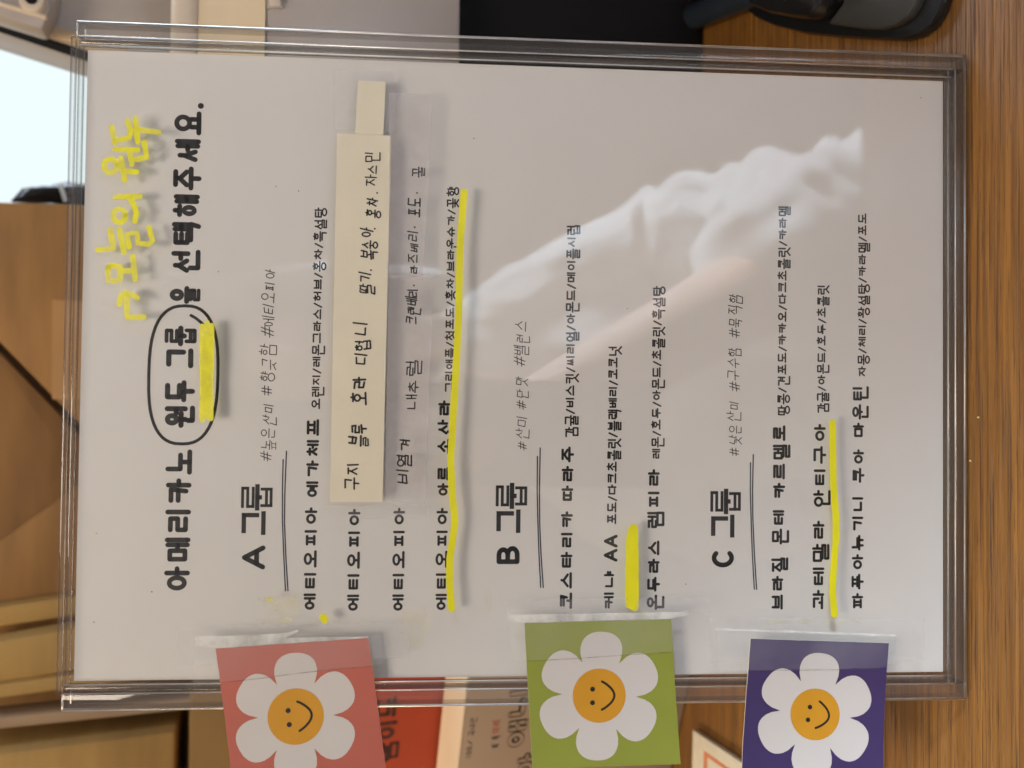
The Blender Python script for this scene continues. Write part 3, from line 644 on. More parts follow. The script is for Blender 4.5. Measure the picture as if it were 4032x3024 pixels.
# ================================================================== daisy cards taped to the left edge
def daisy(rot, n=120):
    prof = [(0, 1.0), (6, .997), (10.5, .985), (14, .965), (18.2, .925), (21, .88), (24, .82), (26, .77), (28, .69), (29.3, .62), (30, .585)]
    out = []
    for k in range(n):
        a = 360 * k / n; q = abs((a + 30) % 60 - 30)
        for (a0, r0), (a1, r1) in zip(prof, prof[1:]):
            if a0 <= q <= a1: r = r0 + (r1 - r0) * (q - a0) / (a1 - a0); break
        out.append((R(a + rot), r))
    return out
def flower_card(A, B, C, cen, rpx, discpx, prot, frot, mat, bend, label):
    h0 = HF + .55
    a, b_, c = at(*A, h0), at(*B, h0), at(*C, h0)          # upper right, lower right corners, and a point along the top edge
    ey = a - b_; hgt = ey.length; ex = (a - c).normalized(); wid = hgt * .965; eyn = ey.normalized()
    cn = at(*cen, h0); sc = (at(cen[0], cen[1] - 100, h0) - cn).length / 100
    Rr, Dd = rpx * sc, discpx * sc
    root = empty('flower_card', sheet_mw(cn), label, 'card', 'daisy cards taped down the left edge')
    def surf(p, off):                                       # p in mm on the sheet; card lifts towards its free end
        d = max(0, (a - p).dot(ex) - 14); w = (p - b_).dot(eyn) / hgt - .5
        return Vector((p.x, p.y, h0 + off + bend[0] * (d / 40) ** 2 + bend[1] * (d / 40) * w))
    n = 18; V = []; F = []
    for t, flip in ((0, 0), (-.38, 1)):
        m = len(V)
        for i_ in range(n + 1):
            for j in range(n + 1):
                p = b_ + eyn * hgt * (j / n) - ex * wid * (i_ / n)
                e = (.12 * noise.noise(Vector((i_ * .7, j * .7, cen[0]))) if i_ in (0, n) or j in (0, n) else 0)
                V.append(surf(p + ex * e + eyn * e, t))
        for i_ in range(n):
            for j in range(n):
                q = (m + i_ * (n + 1) + j, m + i_ * (n + 1) + j + 1, m + (i_ + 1) * (n + 1) + j + 1, m + (i_ + 1) * (n + 1) + j)
                F.append(q if flip else q[::-1])
    rim = [j for j in range(n + 1)] + [i_ * (n + 1) + n for i_ in range(1, n + 1)] + [n * (n + 1) + j for j in range(n - 1, -1, -1)] + [i_ * (n + 1) for i_ in range(n - 1, 0, -1)]
    m = (n + 1) ** 2
    g = Geo(); nf = len(F); F += [(rim[(k + 1) % len(rim)], rim[k], rim[k] + m, rim[(k + 1) % len(rim)] + m) for k in range(len(rim))]
    g.add(V, F); o = g.build('card_stock', mat, root, base=cn, k=.001)
    o.data.materials.append(M['cardback'])
    o.data.polygons.foreach_set('material_index', [0 if k < n * n else 1 for k in range(len(F))])
    def disc(name, cx, cy, outline, off, mt, rings=7, par=root):
        V = [surf(Vector((cx, cy, 0)), off)]; F = []; N_ = len(outline)
        for r_ in range(1, rings + 1):
            for (x, y) in outline: V.append(surf(Vector((cx + x * r_ / rings, cy + y * r_ / rings, 0)), off))
        for k in range(N_): F.append((0, 1 + k, 1 + (k + 1) % N_))
        for r_ in range(rings - 1):
            s = 1 + r_ * N_
            for k in range(N_): F.append((s + k, s + N_ + k, s + N_ + (k + 1) % N_, s + (k + 1) % N_))
        g = Geo(); g.add(V, F); return g.build(name, mt, par, base=cn, k=.001)
    fl = disc('flower', cn.x, cn.y, [(Rr * r_ * math.cos(t), Rr * r_ * math.sin(t)) for t, r_ in daisy(prot)], .03, M['petal'], 10)
    fc = disc('flower_centre', cn.x, cn.y, [(Dd * math.cos(R(10 * k)), Dd * math.sin(R(10 * k))) for k in range(36)], .06, M['mustard'], 5)
    cr, sr = math.cos(R(frot)), math.sin(R(frot))
    def fp(x, y): return cn.x + Dd * (x * cr - y * sr), cn.y + Dd * (x * sr + y * cr)
    for ex_, ey_ in ((-.26, .25), (.24, .25)):
        p = fp(ex_, ey_); disc('eye', p[0], p[1], [(Dd * .092 * math.cos(R(20 * k)), Dd * .092 * math.sin(R(20 * k))) for k in range(18)], .09, M['ink'], 1, fc)
    pts = [fp(-.52 + 1.04 * k / 20, -.10 - .47 * math.sin(math.pi * k / 20) ** .85) for k in range(21)]
    i = Ink(); i.line(pts, Dd * .085, 0); i.v = [surf(v, .09) for v in i.v]
    i.build('smile', M['ink'], fc, base=cn, k=.001)
    return root
flower_card((849, 2554), (1450, 2512), (912, 3024), (1165, 2820), 250, 110, 1.2, 6, M['coral'], (1.6, .8), 'coral red square card with white smiling daisy, topmost of three')
flower_card((2065, 2453), (2643, 2438), (2096, 3024), (2359, 2738), 251, 106, -2.4, 0, M['lime'], (1.2, -.8), 'olive green square card with white smiling daisy between the other two')
flower_card((2956, 2515), (3500, 2532), (2917, 3024), (3208, 2811), 241, 100, -6.2, -10, M['violet'], (3.2, -2.2), 'deep violet square card with white smiling daisy, lowest of three')
def tape(pts, edge, label, crease):
    h = HF + .80
    pp = [at(x, y, h) for x, y in pts]; b = sum(pp, Vector()) / len(pp)
    root = empty('clear_tape', sheet_mw(b), label, 'tape', 'clear tapes holding the daisy cards')
    patch('tape_strip', pts, M['tape'], h, root, b, .12)
    patch('lifted_edge', edge, M['tape_edge'], h + .05, root, b, .08)
    i = Ink(); px_line(i, crease, .22, h, .07); i.build('tape_edge_shadow', film('tape edge shadow', (.16, .11, .09), .35, .7, 400), root, base=b, k=.001)  # shadow of the tape's edge along the crease, painted as a line
tape([(768, 2506), (1498, 2498), (1509, 2612), (1462, 2624), (1100, 2662), (876, 2687), (762, 2690)], [(768, 2506), (930, 2503), (1110, 2494), (1170, 2480), (1176, 2486), (1120, 2512), (1450, 2506), (1450, 2511), (1150, 2532), (849, 2553), (766, 2540)],
     'clear tape strip across the top of the coral card', [(876, 2687), (1020, 2672), (1170, 2651), (1330, 2634), (1462, 2624)])
tape([(1997, 2421), (2707, 2409), (2712, 2560), (2643, 2567), (2400, 2584), (2076, 2603), (2016, 2602)], [(1997, 2421), (2707, 2409), (2710, 2422), (2643, 2436), (2065, 2452), (2001, 2446)],
     'clear tape strip across the top of the green card', [(2076, 2603), (2250, 2594), (2400, 2583), (2643, 2567)])
tape([(2820, 2474), (3526, 2498), (3533, 2617), (3460, 2630), (2960, 2640), (2830, 2640)], [(2820, 2474), (3526, 2498), (3526, 2506), (3100, 2490), (2820, 2482)],
     'clear tape strip across the top of the violet card', [(2960, 2640), (3200, 2638), (3460, 2634)])

# ================================================================== things behind the holder
def quad_y(pts, y): return [wy(px, py, y) for px, py in pts]
def slab_y(name, pts, y, depth, mat, parent=None, bevel=.0012, base=Vector((0, 0, 0)), floor=False):
    p = quad_y(pts, y)
    g = Geo(); g.prism(p, (0, depth, 0)); return g.build(name, mat, parent, base=base, bevel=bevel)
def at_root(name, loc, label, cat, group=None): return empty(name, Matrix.Translation(loc), label, cat, group)
# brown box with crossing flaps
YA = .345
p_tr, p_tl = wy(-400, 786, YA), wy(-400, 2392, YA)
x0, x1 = p_tl.x, p_tr.x
bl = Vector(((x0 + x1) / 2, YA, 0))
boxA = at_root('cardboard_box', bl, 'large brown cardboard box with slanted overlapping flaps behind the holder', 'box', 'cardboard boxes behind the holder')
g = Geo(); g.box((x0 - .02, YA, .0005), (x1, YA + .2, p_tr.z)); g.build('carton', M['kraft_shade'], boxA, base=bl, bevel=.002)  # body darkened so shade in the gap between flaps is in the colour
slab_y('flap', [(-120, 792), (620, 815), (620, 2010), (365, 1722), (0, 1348), (-120, 1225)], YA - .022, .004, M['kraft'], boxA, base=bl)
slab_y('inner_flap', [(-120, 1262), (0, 1388), (365, 1764), (620, 2055), (620, 2300), (-120, 2300)], YA - .006, .003, pm('shade toned cardboard', (.235, .118, .034), .78, .16, 14, .12, 500, stretch=(1, 1, 5)), boxA, base=bl)  # flap tone darkened to paint the shade of the recess
slab_y('flap', [(-120, 2215), (620, 1690), (620, 2380), (-120, 2392)], YA - .012, .004, M['kraft'], boxA, base=bl)
slab_y('tape_strip', [(205, 1180), (640, 1200), (640, 1580), (205, 1572)], YA - .0232, .001, pm('brown paper tape', (.45, .25, .09), .6, .06, 30), boxA, base=bl, bevel=0)
# folded cardboards standing at the left
def strips(label, top, bot, y, depth, mat, name='folded_cardboard'):
    (a0, a1), (b0, b1) = top, bot                           # image rows at columns 0 and 270, upper and lower edge
    f = lambda r0, r1, x: r0 + (r1 - r0) * x / 270
    P = [wy(-260, f(a0, a1, -260), y), wy(-260, f(b0, b1, -260), y)]
    q0, q1 = wy(800, f(b0, b1, 800), y), wy(800, f(a0, a1, 800), y)
    def down(p, q): t = (.0005 - p.z) / (q.z - p.z); return p + (q - p) * t
    poly = [P[0], P[1], down(P[1], q0), down(P[0], q1)]
    b = Vector((sum(p.x for p in poly[2:]) / 2, y, 0))
    g = Geo(); g.prism([p - b for p in poly], (0, depth, 0))
    o = g.build(name, mat, None, bevel=.0012); o.location = b
    return tag(o, label, 'cardboard', 'folded cardboards standing behind the holder')
strips('tan folded cardboard edge beside the large brown box', (2392, 2352), (2468, 2428), .318, .02, M['kraft2'])
strips('wide tan folded cardboard standing second from the brown box', (2528, 2480), (2692, 2644), .296, .02, M['kraft2'])
strips('narrow tan cardboard edge against the wide folded one', (2697, 2660), (2750, 2713), .290, .02, M['kraft2'])
strips('thin grey brown cardboard edge next to the stacked tan boxes', (2828, 2800), (2872, 2844), .284, .02, pm('grey brown cardboard', (.36, .25, .15), .8, .1, 14))
g = Geo(); pz = wy(-300, 2380, .37); pz2 = wy(-300, 3300, .37)
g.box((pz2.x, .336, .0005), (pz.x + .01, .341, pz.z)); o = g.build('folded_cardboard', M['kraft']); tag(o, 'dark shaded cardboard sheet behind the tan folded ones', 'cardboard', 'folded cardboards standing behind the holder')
# stacked tan boxes at far left
def tanbox(px0, px1, y, depth, ya, label, mat, slope=-.10):
    zt = wy(px0, 2900, y).z; zb = max(.0006, wy(px1, 2900, y).z) if px1 < 3000 else .0006
    xr = wy(px1 if px1 < 3000 else 900, ya, y).x; xl = xr - .24
    b = Vector(((xr + xl) / 2, y, zb)); root = at_root('cardboard_box', b, label, 'box', 'cardboard boxes behind the holder')
    g = Geo(); g.box((xl, y, zb), (xr, y + depth, zt)); g.build('carton', mat, root, base=b, bevel=.003)
    g = Geo(); g.box((xl + .09, y - .0007, zb + .0006), (xl + .15, y - .0001, zt - .002)); g.build('tape_strip', pm('clear brown tape', (.50, .33, .12), .3, .05, 40), root, base=b)
    return root
tanbox(-300, 693, .272, .09, 2880, 'tan cardboard box stacked on a darker one at the far left', M['kraft2'])
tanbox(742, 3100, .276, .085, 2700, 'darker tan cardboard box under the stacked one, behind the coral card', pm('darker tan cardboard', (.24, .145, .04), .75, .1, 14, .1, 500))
# lit white panel
YP = .62
a, b_ = wy(-700, -40, YP), wy(900, 1250, YP)
pb_ = Vector(((a.x + b_.x) / 2, YP, b_.z)); pan = at_root('light_panel', pb_, 'bright white lit panel glowing above the brown box', 'light panel')
g = Geo(); g.box((b_.x, YP + .001, b_.z), (a.x, YP + .02, a.z)); g.build('panel_back', M['grey'], pan, base=pb_)
g = Geo(); g.box((b_.x + .002, YP - .001, b_.z + .002), (a.x - .002, YP, a.z - .002)); g.build('panel_face', M['panel'], pan, base=pb_)
# crumpled black bag beside the box
bb = wy(190, 770, .362); bag = at_root('plastic_bag', Vector((bb.x, bb.y, wy(330, 770, .362).z)), 'crumpled shiny black plastic bag squeezed beside the brown box', 'bag')
def lump(pts, y, depth, nz, mat, name, parent, base):
    bm = bmesh.new(); p = quad_y(pts, y); n = len(p); cen = sum(p, Vector()) / n
    rows = []
    for k, s in ((0, .2), (1, .75), (2, 1), (3, 1), (4, .75), (5, .2)):
        rows.append([bm.verts.new(cen + (q - cen) * s + Vector((0, -depth + depth * 2 * k / 5, 0))) for q in p])
    for r0, r1 in zip(rows, rows[1:]):
        for k in range(n): bm.faces.new((r0[k], r0[(k + 1) % n], r1[(k + 1) % n], r1[k]))
    bm.faces.new(rows[0][::-1]); bm.faces.new(rows[-1])
    bmesh.ops.subdivide_edges(bm, edges=bm.edges[:], cuts=2, use_grid_fill=True)
    for v in bm.verts: v.co += Vector((noise.noise(v.co * 90), noise.noise(v.co * 90 + Vector((9, 3, 1))), noise.noise(v.co * 90 + Vector((4, 8, 2))))) * nz - base
    bmesh.ops.recalc_face_normals(bm, faces=bm.faces)
    me = bpy.data.meshes.new(name); bm.to_mesh(me); bm.free(); me.materials.append(mat)
    o = bpy.data.objects.new(name, me); COL.objects.link(o); o.parent = parent
    return o
lump([(48, 790), (90, 745), (140, 735), (170, 748), (210, 728), (262, 720), (330, 724), (520, 730), (560, 800), (300, 812), (150, 800)], .366, .010, .0016, M['blackfilm'], 'bag_body', bag, Vector(bag.location))
slab_y('pale_band', [(228, 726), (246, 722), (268, 790), (250, 796)], .3535, .0012, pm('pale tape', (.55, .62, .66), .3), bag, base=Vector(bag.location), bevel=.0003)

# ---- grey machine over a black block painted as its deep shade, right of the holder
YD = wz(2775, 120).y
YC = YD - .012
mxl = wy(1400, 420, YC).x; mxr = mxl + .30
mb = Vector(((mxl + mxr) / 2, YC + .06, 0))
mach = at_root('counter_machine', mb, 'warm grey plastic machine above a black shade block behind the holder', 'machine')
zC0, zC1 = wy(1812, 100, YC).z, wy(1044, 100, YC).z
YB = YC + .042; zB = wy(782, 100, YB).z
YF = YB + .10
zF = wy(-500, 100, YF).z
g = Geo()
prof = [(YC, zC0), (YC, zC1), (YB, zB), (YB + .012, zB + .002), (YB + .02, zB + .012), (YF, zB + .012), (YF, zC0)]
g.prism([Vector((mxl, y, z)) - mb for y, z in prof], (mxr - mxl, 0, 0)); g.build('lower_housing', M['grey'], mach, bevel=.0016)
g = Geo(); g.prism([Vector((mxl - .0008, y, z)) - mb for y, z in ((YC - .0008, zC1), (YB - .0008, zB), (YB + .002, zB), (YC + .002, zC1 - .001))], (mxr - mxl + .0016, 0, 0)); g.build('sloped_panel', pm('warm lit grey plastic', (.56, .47, .33), .3, .05, 30), mach, bevel=.0006)  # warm lamp light on the slope is put into its colour
zl = wy(742, 100, YB + .006).z
g = Geo(); g.tube([(mxl, YB + .008, zl), (mxr, YB + .008, zl)], .0082, 20); g.build('rounded_lip', M['greylip'], mach, base=mb, smooth=True)
slab_y('seam_line', [(1043, 420), (1047, 420), (1047, -300), (1043, -300)], YC - .0004, .001, M['darkgrey'], mach, base=mb, bevel=0)
slab_y('port_frame', [(1052, -60), (1112, -60), (1112, 30), (1052, 30)], YC - .0015, .002, M['grey'], mach, base=mb, bevel=.0004)
slab_y('port', [(1060, -60), (1104, -60), (1104, 20), (1060, 20)], YC - .0022, .001, M['greylip'], mach, base=mb, bevel=.0002)
YU = YF - .012
slab_y('upper_housing', [(-420, -60), (0, 78), (330, 186), (730, 318), (730, -420), (-420, -420)], YU, .05, M['grey'], mach, base=mb, bevel=.0015)
slab_y('black_seal', [(-420, -58), (0, 80), (330, 190), (730, 324), (730, 342), (330, 208), (0, 97), (-420, -40)], YU + .004, .012, M['blackmat'], mach, base=mb, bevel=0)
slab_y('trim_strip', [(158, 126), (200, 98), (340, 142), (730, 270), (730, 312), (330, 182)], YU - .0015, .003, pm('beige plastic', (.46, .33, .19), .5, .03), mach, base=mb, bevel=.0006)
slab_y('corner_bracket', [(-300, -300), (218, -300), (212, 10), (186, 70), (166, 118), (0, 66), (-300, -32)], YU - .016, .016, M['grey'], mach, base=mb, bevel=.003)
slab_y('bracket_rib', [(-300, -98), (-300, -82), (0, 16), (178, 72), (186, 58), (0, 0)], YU - .0185, .004, M['greylip'], mach, base=mb, bevel=.001)
sc_ = wy(128, 6, YU - .018); boss = None
g = Geo(); g.tube([sc_ + Vector((0, -.003, 0)), sc_ + Vector((0, .004, 0))], [.0058, .0072], 24); boss = g.build('screw_boss', M['greylip'], mach, base=mb, bevel=.0008)
g = Geo(); g.tube([sc_ + Vector((0, -.0036, 0)), sc_ + Vector((0, -.002, 0))], .0030, 16); g.build('screw', M['blackmat'], boss, base=mb)
g = Geo(); g.box((mxl + .004, YD, .0005), (mxr, YF - .01, zC0 - .0005)); g.build('shade_block', M['blackmat'], mach, base=mb, bevel=.003)  # black block stands in for the deep shade under the machine
# barrel plug and its cable
p0, p1 = wz(2668, 92, .0072), wz(2872, 10, .0072); ax = (p1 - p0)
pl = at_root('cable_plug', Vector((p0.x, p0.y, 0)), 'black barrel cable plug lying by the machine', 'plug')
g = Geo(); g.tube([p0, p0 + ax * .06, p0 + ax * .98, p0 + ax * 3.2], [.0060, .0068, .0068, .0066], 24); g.build('barrel', pm('bluish black rubber', (.016, .023, .034), .34, .1), pl, base=Vector(pl.location), bevel=.0005)
g = Geo(); g.tube([p0 - ax * .004, p0 + ax * .01], .0052, 20); g.build('end_face', pm('grey rubber end', (.09, .085, .08), .6), pl, base=Vector(pl.location))
g = Geo(); cp = [wz(2655, 112, .004), wz(2600, 116, .0035), wz(2520, 124, .003), wz(2440, 134, .003), wz(2330, 160, .003), wz(2200, 240, .003)]
cp = [cp[0].lerp(cp[1], -.3)] + cp; g.tube(cp, .0021, 10); g.build('cable', M['black'], pl, base=Vector(pl.location), smooth=True)
# black stand base with bevelled grey facet
foot = [(2960, 40), (3010, 78), (3080, 108), (3200, 138), (3330, 152), (3480, 162), (3590, 166), (3660, 148), (3710, 108), (3740, 55), (3765, -20), (3800, -180), (3700, -420), (3000, -420), (2930, -100)]
fb_ = wz(3380, -80); stand = at_root('stand_base', fb_, 'glossy black round-cornered device base with dark grey edge on the wood', 'device stand')
g = Geo(); g.prism([wz(x, y, .0006) for x, y in foot][::-1], (0, 0, .006)); g.build('foot_plate', M['black'], stand, base=fb_, bevel=.0022)
g = Geo(); g.prism([wz(x, y, .0065) for x, y in [(3395, -300), (3350, 20), (3300, 88), (3290, 100), (3420, 118), (3500, 122), (3560, 106), (3610, 70), (3640, 20), (3665, -60), (3690, -300)]][::-1], (0, 0, .0045)); g.build('grey_bevel', M['darkgrey'], stand, base=fb_, bevel=.0012)
g = Geo(); g.prism([wz(x, y, .0066) for x, y in [(2990, -300), (2985, -20), (3030, 36), (3100, 66), (3200, 84), (3270, 88), (3330, 20), (3380, -300)]][::-1], (0, 0, .012)); g.build('device_body', M['blackfilm'], stand, base=fb_, bevel=.003)

# ---- printed carton and orange box left of the holder
def plane_at(px, py, P, n):
    d = MS.to_3x3() @ ray(px, py); return CW + d * ((P - CW).dot(n) / d.dot(n))
f0 = wy(1826, 2789, .168); f1 = wz(1800, 3024, f0.z); k0 = wz(1742, 2790, f0.z); k1 = wz(1706, 3024, f0.z)
ed = (f0 - f1); ed.normalize(); nf_ = Vector((-ed.y, ed.x, 0)).normalized()
if nf_.y < 0: nf_ = -nf_
dep = abs((k0 - f0).dot(nf_))
fr = f0 + ed * .05; fl_ = f0 - ed * .16
pbx = Vector(((fr.x + fl_.x) / 2, (fr.y + fl_.y) / 2, 0)); car = at_root('printed_carton', pbx, 'pale printed carton with outlined Korean lettering beside the green card', 'carton')
g = Geo(); g.prism([Vector((q.x, q.y, .0006)) for q in (fl_, fr, fr + nf_ * dep, fl_ + nf_ * dep)], (0, 0, f0.z - .0016)); g.build('carton_body', M['carton'], car, base=pbx, bevel=.001)
g = Geo(); g.prism([Vector((q.x, q.y, f0.z - .001)) for q in (fl_, fr, fr + nf_ * dep, fl_ + nf_ * dep)], (0, 0, .001)); g.build('top_panel', M['carton_lit'], car, base=pbx)
def face_frame(P, ex, n_):                                  # matrix: x along ex, y up, z towards the viewer
    return Matrix(((ex.x, 0, -n_.x, P.x), (ex.y, 0, -n_.y, P.y), (ex.z, 1, -n_.z, P.z), (0, 0, 0, 1)))
def face_print(P, ex, n_, parent, pbase):
    F = face_frame(P, ex, n_); Fi = F.inverted()
    def uv(px, py): q = Fi @ plane_at(px, py, P, n_); return Vector((q.x * 1000, q.y * 1000))
    def done(ink, name, mat):
        ink.v = [(F @ (v * .001)) for v in ink.v]; return ink.build(name, mat, parent, base=pbase)
    return uv, done
uv, done = face_print(f0, ed, nf_, car, pbx)
def fword(ink, text, s, e, cap, wgt, h, **kw):
    p, q = uv(*s), uv(*e); d = q - p
    ink.word(text, p.x, q.x, p.y, cap, wgt, h, tilt=d.y / max(d.x, 1e-6), **kw)
i = Ink(); fword(i, '•100% 국내산', (1852, 2998), (1874, 2822), 3.0, .17, .15, desc=.3); done(i, 'small_print', M['greyink'])
i = Ink(); fword(i, '배7색', (1962, 2944), (1966, 2895), 4.2, .2, .15, desc=.2); done(i, 'small_print', M['greyink'])
i = Ink(); fword(i, '미리', (1964, 2888), (1968, 2832), 4.2, .16, .15, desc=.2); done(i, 'red_print', M['redink'])
for s, e, txt in (((2066, 2945), (2076, 2700), '애니'), ((2086, 3160), (2120, 2955), '다아')):
    L_ = (uv(*e) - uv(*s)).length; cap_ = (uv(2066, 2900) - uv(1986, 2900)).length
    i = Ink(); fword(i, txt, s, e, cap_, .32, .15, desc=.1, fill=.98); done(i, 'big_lettering', M['ink'])
    i = Ink(); fword(i, txt, s, e, cap_, .19, .24, desc=.1, fill=.93); done(i, 'lettering_inside', M['carton'])
# orange box behind it
og = k0 + nf_ * .004; ogf = og - ed * .17 ; ogr = og + ed * .06
zo = plane_at(1250, 2800, og, nf_).z
ob = Vector(((ogf.x + ogr.x) / 2, (ogf.y + ogr.y) / 2, 0)); obx = at_root('orange_box', ob, 'orange red box with dark lettering between coral card and pale carton', 'box')
g = Geo(); g.prism([Vector((q.x, q.y, .0006)) for q in (ogf, ogr, ogr + nf_ * .03, ogf + nf_ * .03)], (0, 0, zo)); g.build('box_body', M['orange'], obx, base=ob, bevel=.0015)
uv, done = face_print(og, ed, nf_, obx, ob)
i = Ink(); cap_ = (uv(1562, 2880) - uv(1478, 2880)).length; fword(i, '맘이드', (1560, 3000), (1560, 2735), cap_, .20, .15, desc=.08, fill=.92); done(i, 'box_lettering', M['orange_ink'])
# small white card with an orange frame on the wood
A_, B_, D_ = wz(2733, 2873, .003), wz(2990, 3045, .003), wz(2728, 3120, .003)
C_ = B_ + D_ - A_; cb = Vector(((A_.x + C_.x) / 2, (A_.y + C_.y) / 2, 0)); fc_ = at_root('framed_card', cb, 'small white card with thin orange frame lying on wood beside violet card', 'card')
g = Geo(); g.prism([Vector((p.x, p.y, .0006)) for p in (A_, D_, C_, B_)], (0, 0, .0034)); g.build('card_body', M['cardback'], fc_, base=cb, bevel=.0004)
q = lambda s, t: A_.lerp(B_, s).lerp(D_.lerp(C_, s), t) + Vector((0, 0, .0011))
i = Geo()
for (s0, t0, s1, t1) in ((.20, .20, .80, .26), (.20, .74, .80, .80), (.20, .26, .26, .74), (.74, .26, .80, .74)):
    i.add([q(s0, t0), q(s1, t0), q(s1, t1), q(s0, t1)], [(0, 1, 2, 3)])
i.build('orange_frame', pm('orange frame print', (.62, .22, .10), .6, .05), fc_, base=cb)
# crumbs on the counter
for k, (x, y, lab) in enumerate(((3852, 1643, 'tiny yellow crumb on the wood nearer the picture top'), (3820, 1815, 'tiny yellow crumb on the wood close to the holder rim'))):
    p = wz(x, y, .0006); me = bpy.data.meshes.new('crumb'); bm = bmesh.new(); bmesh.ops.create_icosphere(bm, subdivisions=1, radius=.0004)
    for v in bm.verts: v.co *= 1 + .4 * noise.noise(v.co * 3000 + Vector((k, 0, 0)))
    bm.to_mesh(me); bm.free(); me.materials.append(pm('dry crumb', (.62, .50, .16), .8)); o = bpy.data.objects.new('crumb', me); COL.objects.link(o); o.location = p; tag(o, lab, 'crumb', 'yellow crumbs on the counter')

# ================================================================== the photographer, seen as a reflection in the holder's face
def V_(px, py, H):                                          # a spot seen in the mirror face, H mm in front of it -> world
    p = at(px, py, HF - H); return MS @ (Vector((p.x, p.y, HF + H)) * .001)
def body(name, chains, mat, parent, base, vox=.007, smooth=6, folds=0):
    g = Geo()
    for pts, rad in chains:
        fine, fr_ = [], []
        ns = 14 if folds else 4
        for k in range(len(pts) - 1):
            for s in range(ns):
                ff = 1 + (.075 * math.sin((k * ns + s) * 1.15 + 1.7 * math.sin(s * .4 + k)) if folds and len(pts) > 3 else 0)
                fine.append(pts[k].lerp(pts[k + 1], s / ns)); fr_.append((rad[k] + (rad[k + 1] - rad[k]) * s / ns) * ff)
        fine.append(pts[-1]); fr_.append(rad[-1])
        d0 = (fine[0] - fine[1]).normalized(); d1 = (fine[-1] - fine[-2]).normalized()
        fine = [fine[0] + d0 * fr_[0] * .8, fine[0] + d0 * fr_[0] * .45] + fine + [fine[-1] + d1 * fr_[-1] * .45, fine[-1] + d1 * fr_[-1] * .8]
        fr_ = [fr_[0] * .4, fr_[0] * .85] + fr_ + [fr_[-1] * .85, fr_[-1] * .4]
        g.tube(fine, fr_, 18)
    o = g.build(name, mat, parent, base=base, smooth=True)
    m = o.modifiers.new('remesh', 'REMESH'); m.mode = 'VOXEL'; m.voxel_size = vox; m.use_smooth_shade = True
    s = o.modifiers.new('smooth', 'SMOOTH'); s.iterations = smooth; s.factor = .5
    if folds:
        t = bpy.data.textures.new('folds', 'CLOUDS'); t.noise_scale = .075; t.noise_depth = 1
        d = o.modifiers.new('folds', 'DISPLACE'); d.texture = t; d.strength = folds; d.mid_level = .5
    return o
sh = V_(2560, 1000, 640); el = V_(3400, 910, 505); wr = V_(2190, 1590, 312); neck = V_(1800, 1420, 680); hip = V_(3700, 1400, 640)
pb0 = Vector((hip.x, hip.y, hip.z))
per = at_root('person', pb0, 'person in white short sleeved shirt holding a phone, mirrored in the clear front', 'person')
head = neck + Vector((0, .03, .20)); ls = V_(2450, 1960, 680); lel = V_(3300, 2050, 700); lh = V_(3900, 1950, 660)
palm = wr + (wr - el).normalized() * .05
fing = []
pd = (wr - el).normalized(); side = pd.cross(Vector((0, 1, 0))).normalized(); fw = Vector((0, -1, 0))
for k, (ln, off) in enumerate(((.068, -.030), (.078, -.010), (.074, .010), (.058, .028))):
    b0 = palm + pd * .03 + side * off; m0 = b0 + pd * ln * .5 + fw * .006; e0 = m0 + pd * ln * .25 + fw * ln * .35
    fing.append(([b0, m0, e0], [.0095, .0085, .007]))
th0 = palm - side * .032 - pd * .01; fing.append(([th0, th0 - side * .022 + pd * .024, th0 - side * .02 + pd * .052 + fw * .01], [.012, .010, .008]))
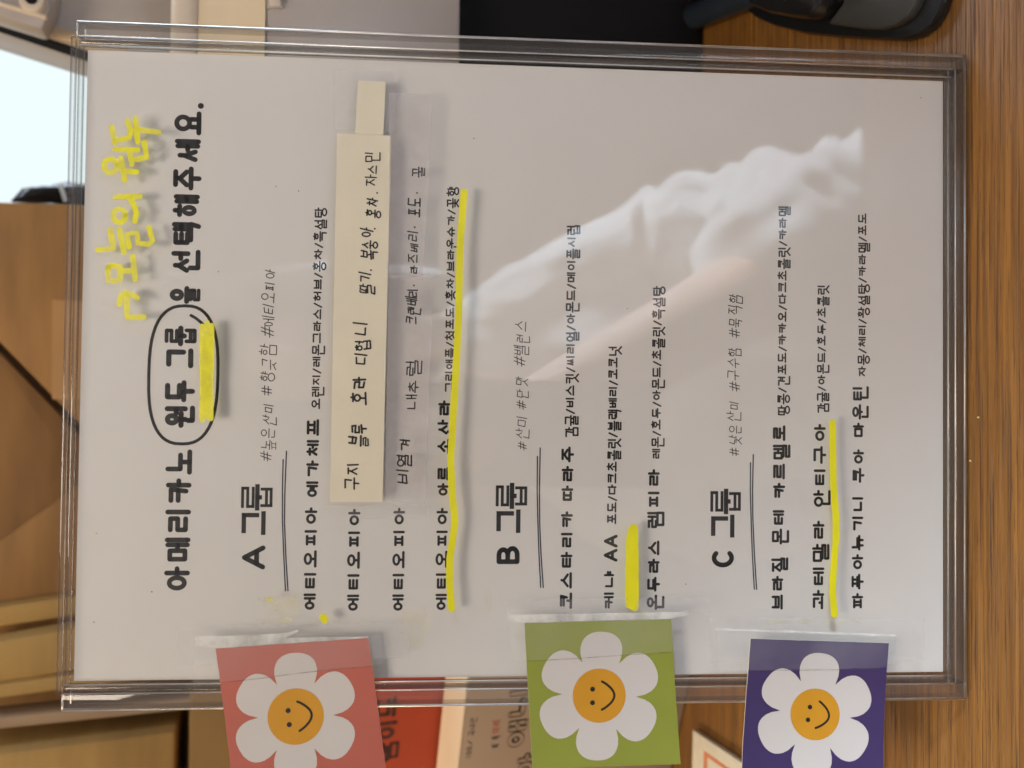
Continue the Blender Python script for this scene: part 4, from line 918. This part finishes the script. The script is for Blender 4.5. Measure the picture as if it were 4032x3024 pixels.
body('body', [([head + Vector((0, -.005, .05)), head, head + Vector((0, .02, -.07))], [.078, .082, .055]),
              ([head + Vector((0, .085, -.015)), head + Vector((0, .09, -.03))], [.012, .014]),
              ([head + Vector((-.08, 0, -.01)), head + Vector((.08, 0, -.01))], [.018, .018]),
              ([head + Vector((0, -.01, -.08)), neck], [.052, .06]), ([neck, (sh + ls) / 2 + Vector((0, 0, -.05)), hip], [.07, .105, .115]),
              ([sh, el], [.05, .045]), ([el, el.lerp(wr, .35), wr], [.050, .047, .029]), ([wr, palm, palm + pd * .03], [.026, .034, .032]),
              ([ls, lel, lh], [.05, .042, .026]), ([lh, lh + Vector((0, .02, -.10))], [.032, .02])] + fing, M['skin'], per, pb0, .006, 5)
cuff = el.lerp(wr, .33)
body('shirt', [([neck + Vector((0, 0, -.035)), (sh + ls) / 2 + Vector((0, 0, -.06)), hip], [.085, .135, .14]),
               ([neck + Vector((0, 0, -.03)), sh.lerp(neck, .4), sh], [.075, .075, .072]), ([neck + Vector((0, 0, -.03)), ls], [.075, .07]),
               ([sh, sh.lerp(el, .5), el, cuff], [.076, .086, .102, .088]), ([ls, ls.lerp(lel, .6)], [.07, .068])], M['shirt'], per, pb0, .005, 2, .030)
body('hair', [([head + Vector((0, -.012, .075)), head + Vector((0, -.04, .0)), head + Vector((0, -.06, -.16))], [.082, .092, .075]), ([head + Vector((.07, .035, .05)), head + Vector((.085, .03, -.06)), head + Vector((.08, .03, -.19))], [.035, .036, .03]), ([head + Vector((-.07, .035, .05)), head + Vector((-.085, .03, -.06)), head + Vector((-.08, .03, -.19))], [.035, .036, .03]), ([head + Vector((-.05, .06, .06)), head + Vector((.05, .06, .06))], [.034, .034])], M['hair'], per, pb0, .008, 4)
for s in (-1, 1):
    g = Geo(); e0 = head + Vector((s * .03, .078, .012)); g.tube([e0 + Vector((0, -.004, 0)), e0 + Vector((0, .003, 0))], [.009, .005], 12); g.build('eye', M['ink'], per, base=pb0)
body('trousers', [([hip + Vector((-.05, 0, -.08)), hip + Vector((-.08, -.02, -.35))], [.10, .08]), ([hip + Vector((.05, 0, -.08)), hip + Vector((.08, -.02, -.35))], [.10, .08])], M['trousers'], per, pb0, .01, 4)
pc = CL + Vector((-24, -54, 5.2)); pm_ = sheet_mw(pc)
ph = empty('phone', pm_, 'dark phone held up in front of the holder, mirrored faintly', 'phone')
g = Geo(); g.box((-36, -74, -3.6), (36, 74, 4)); g.build('phone_body', M['phone'], ph, k=.001, bevel=.003)
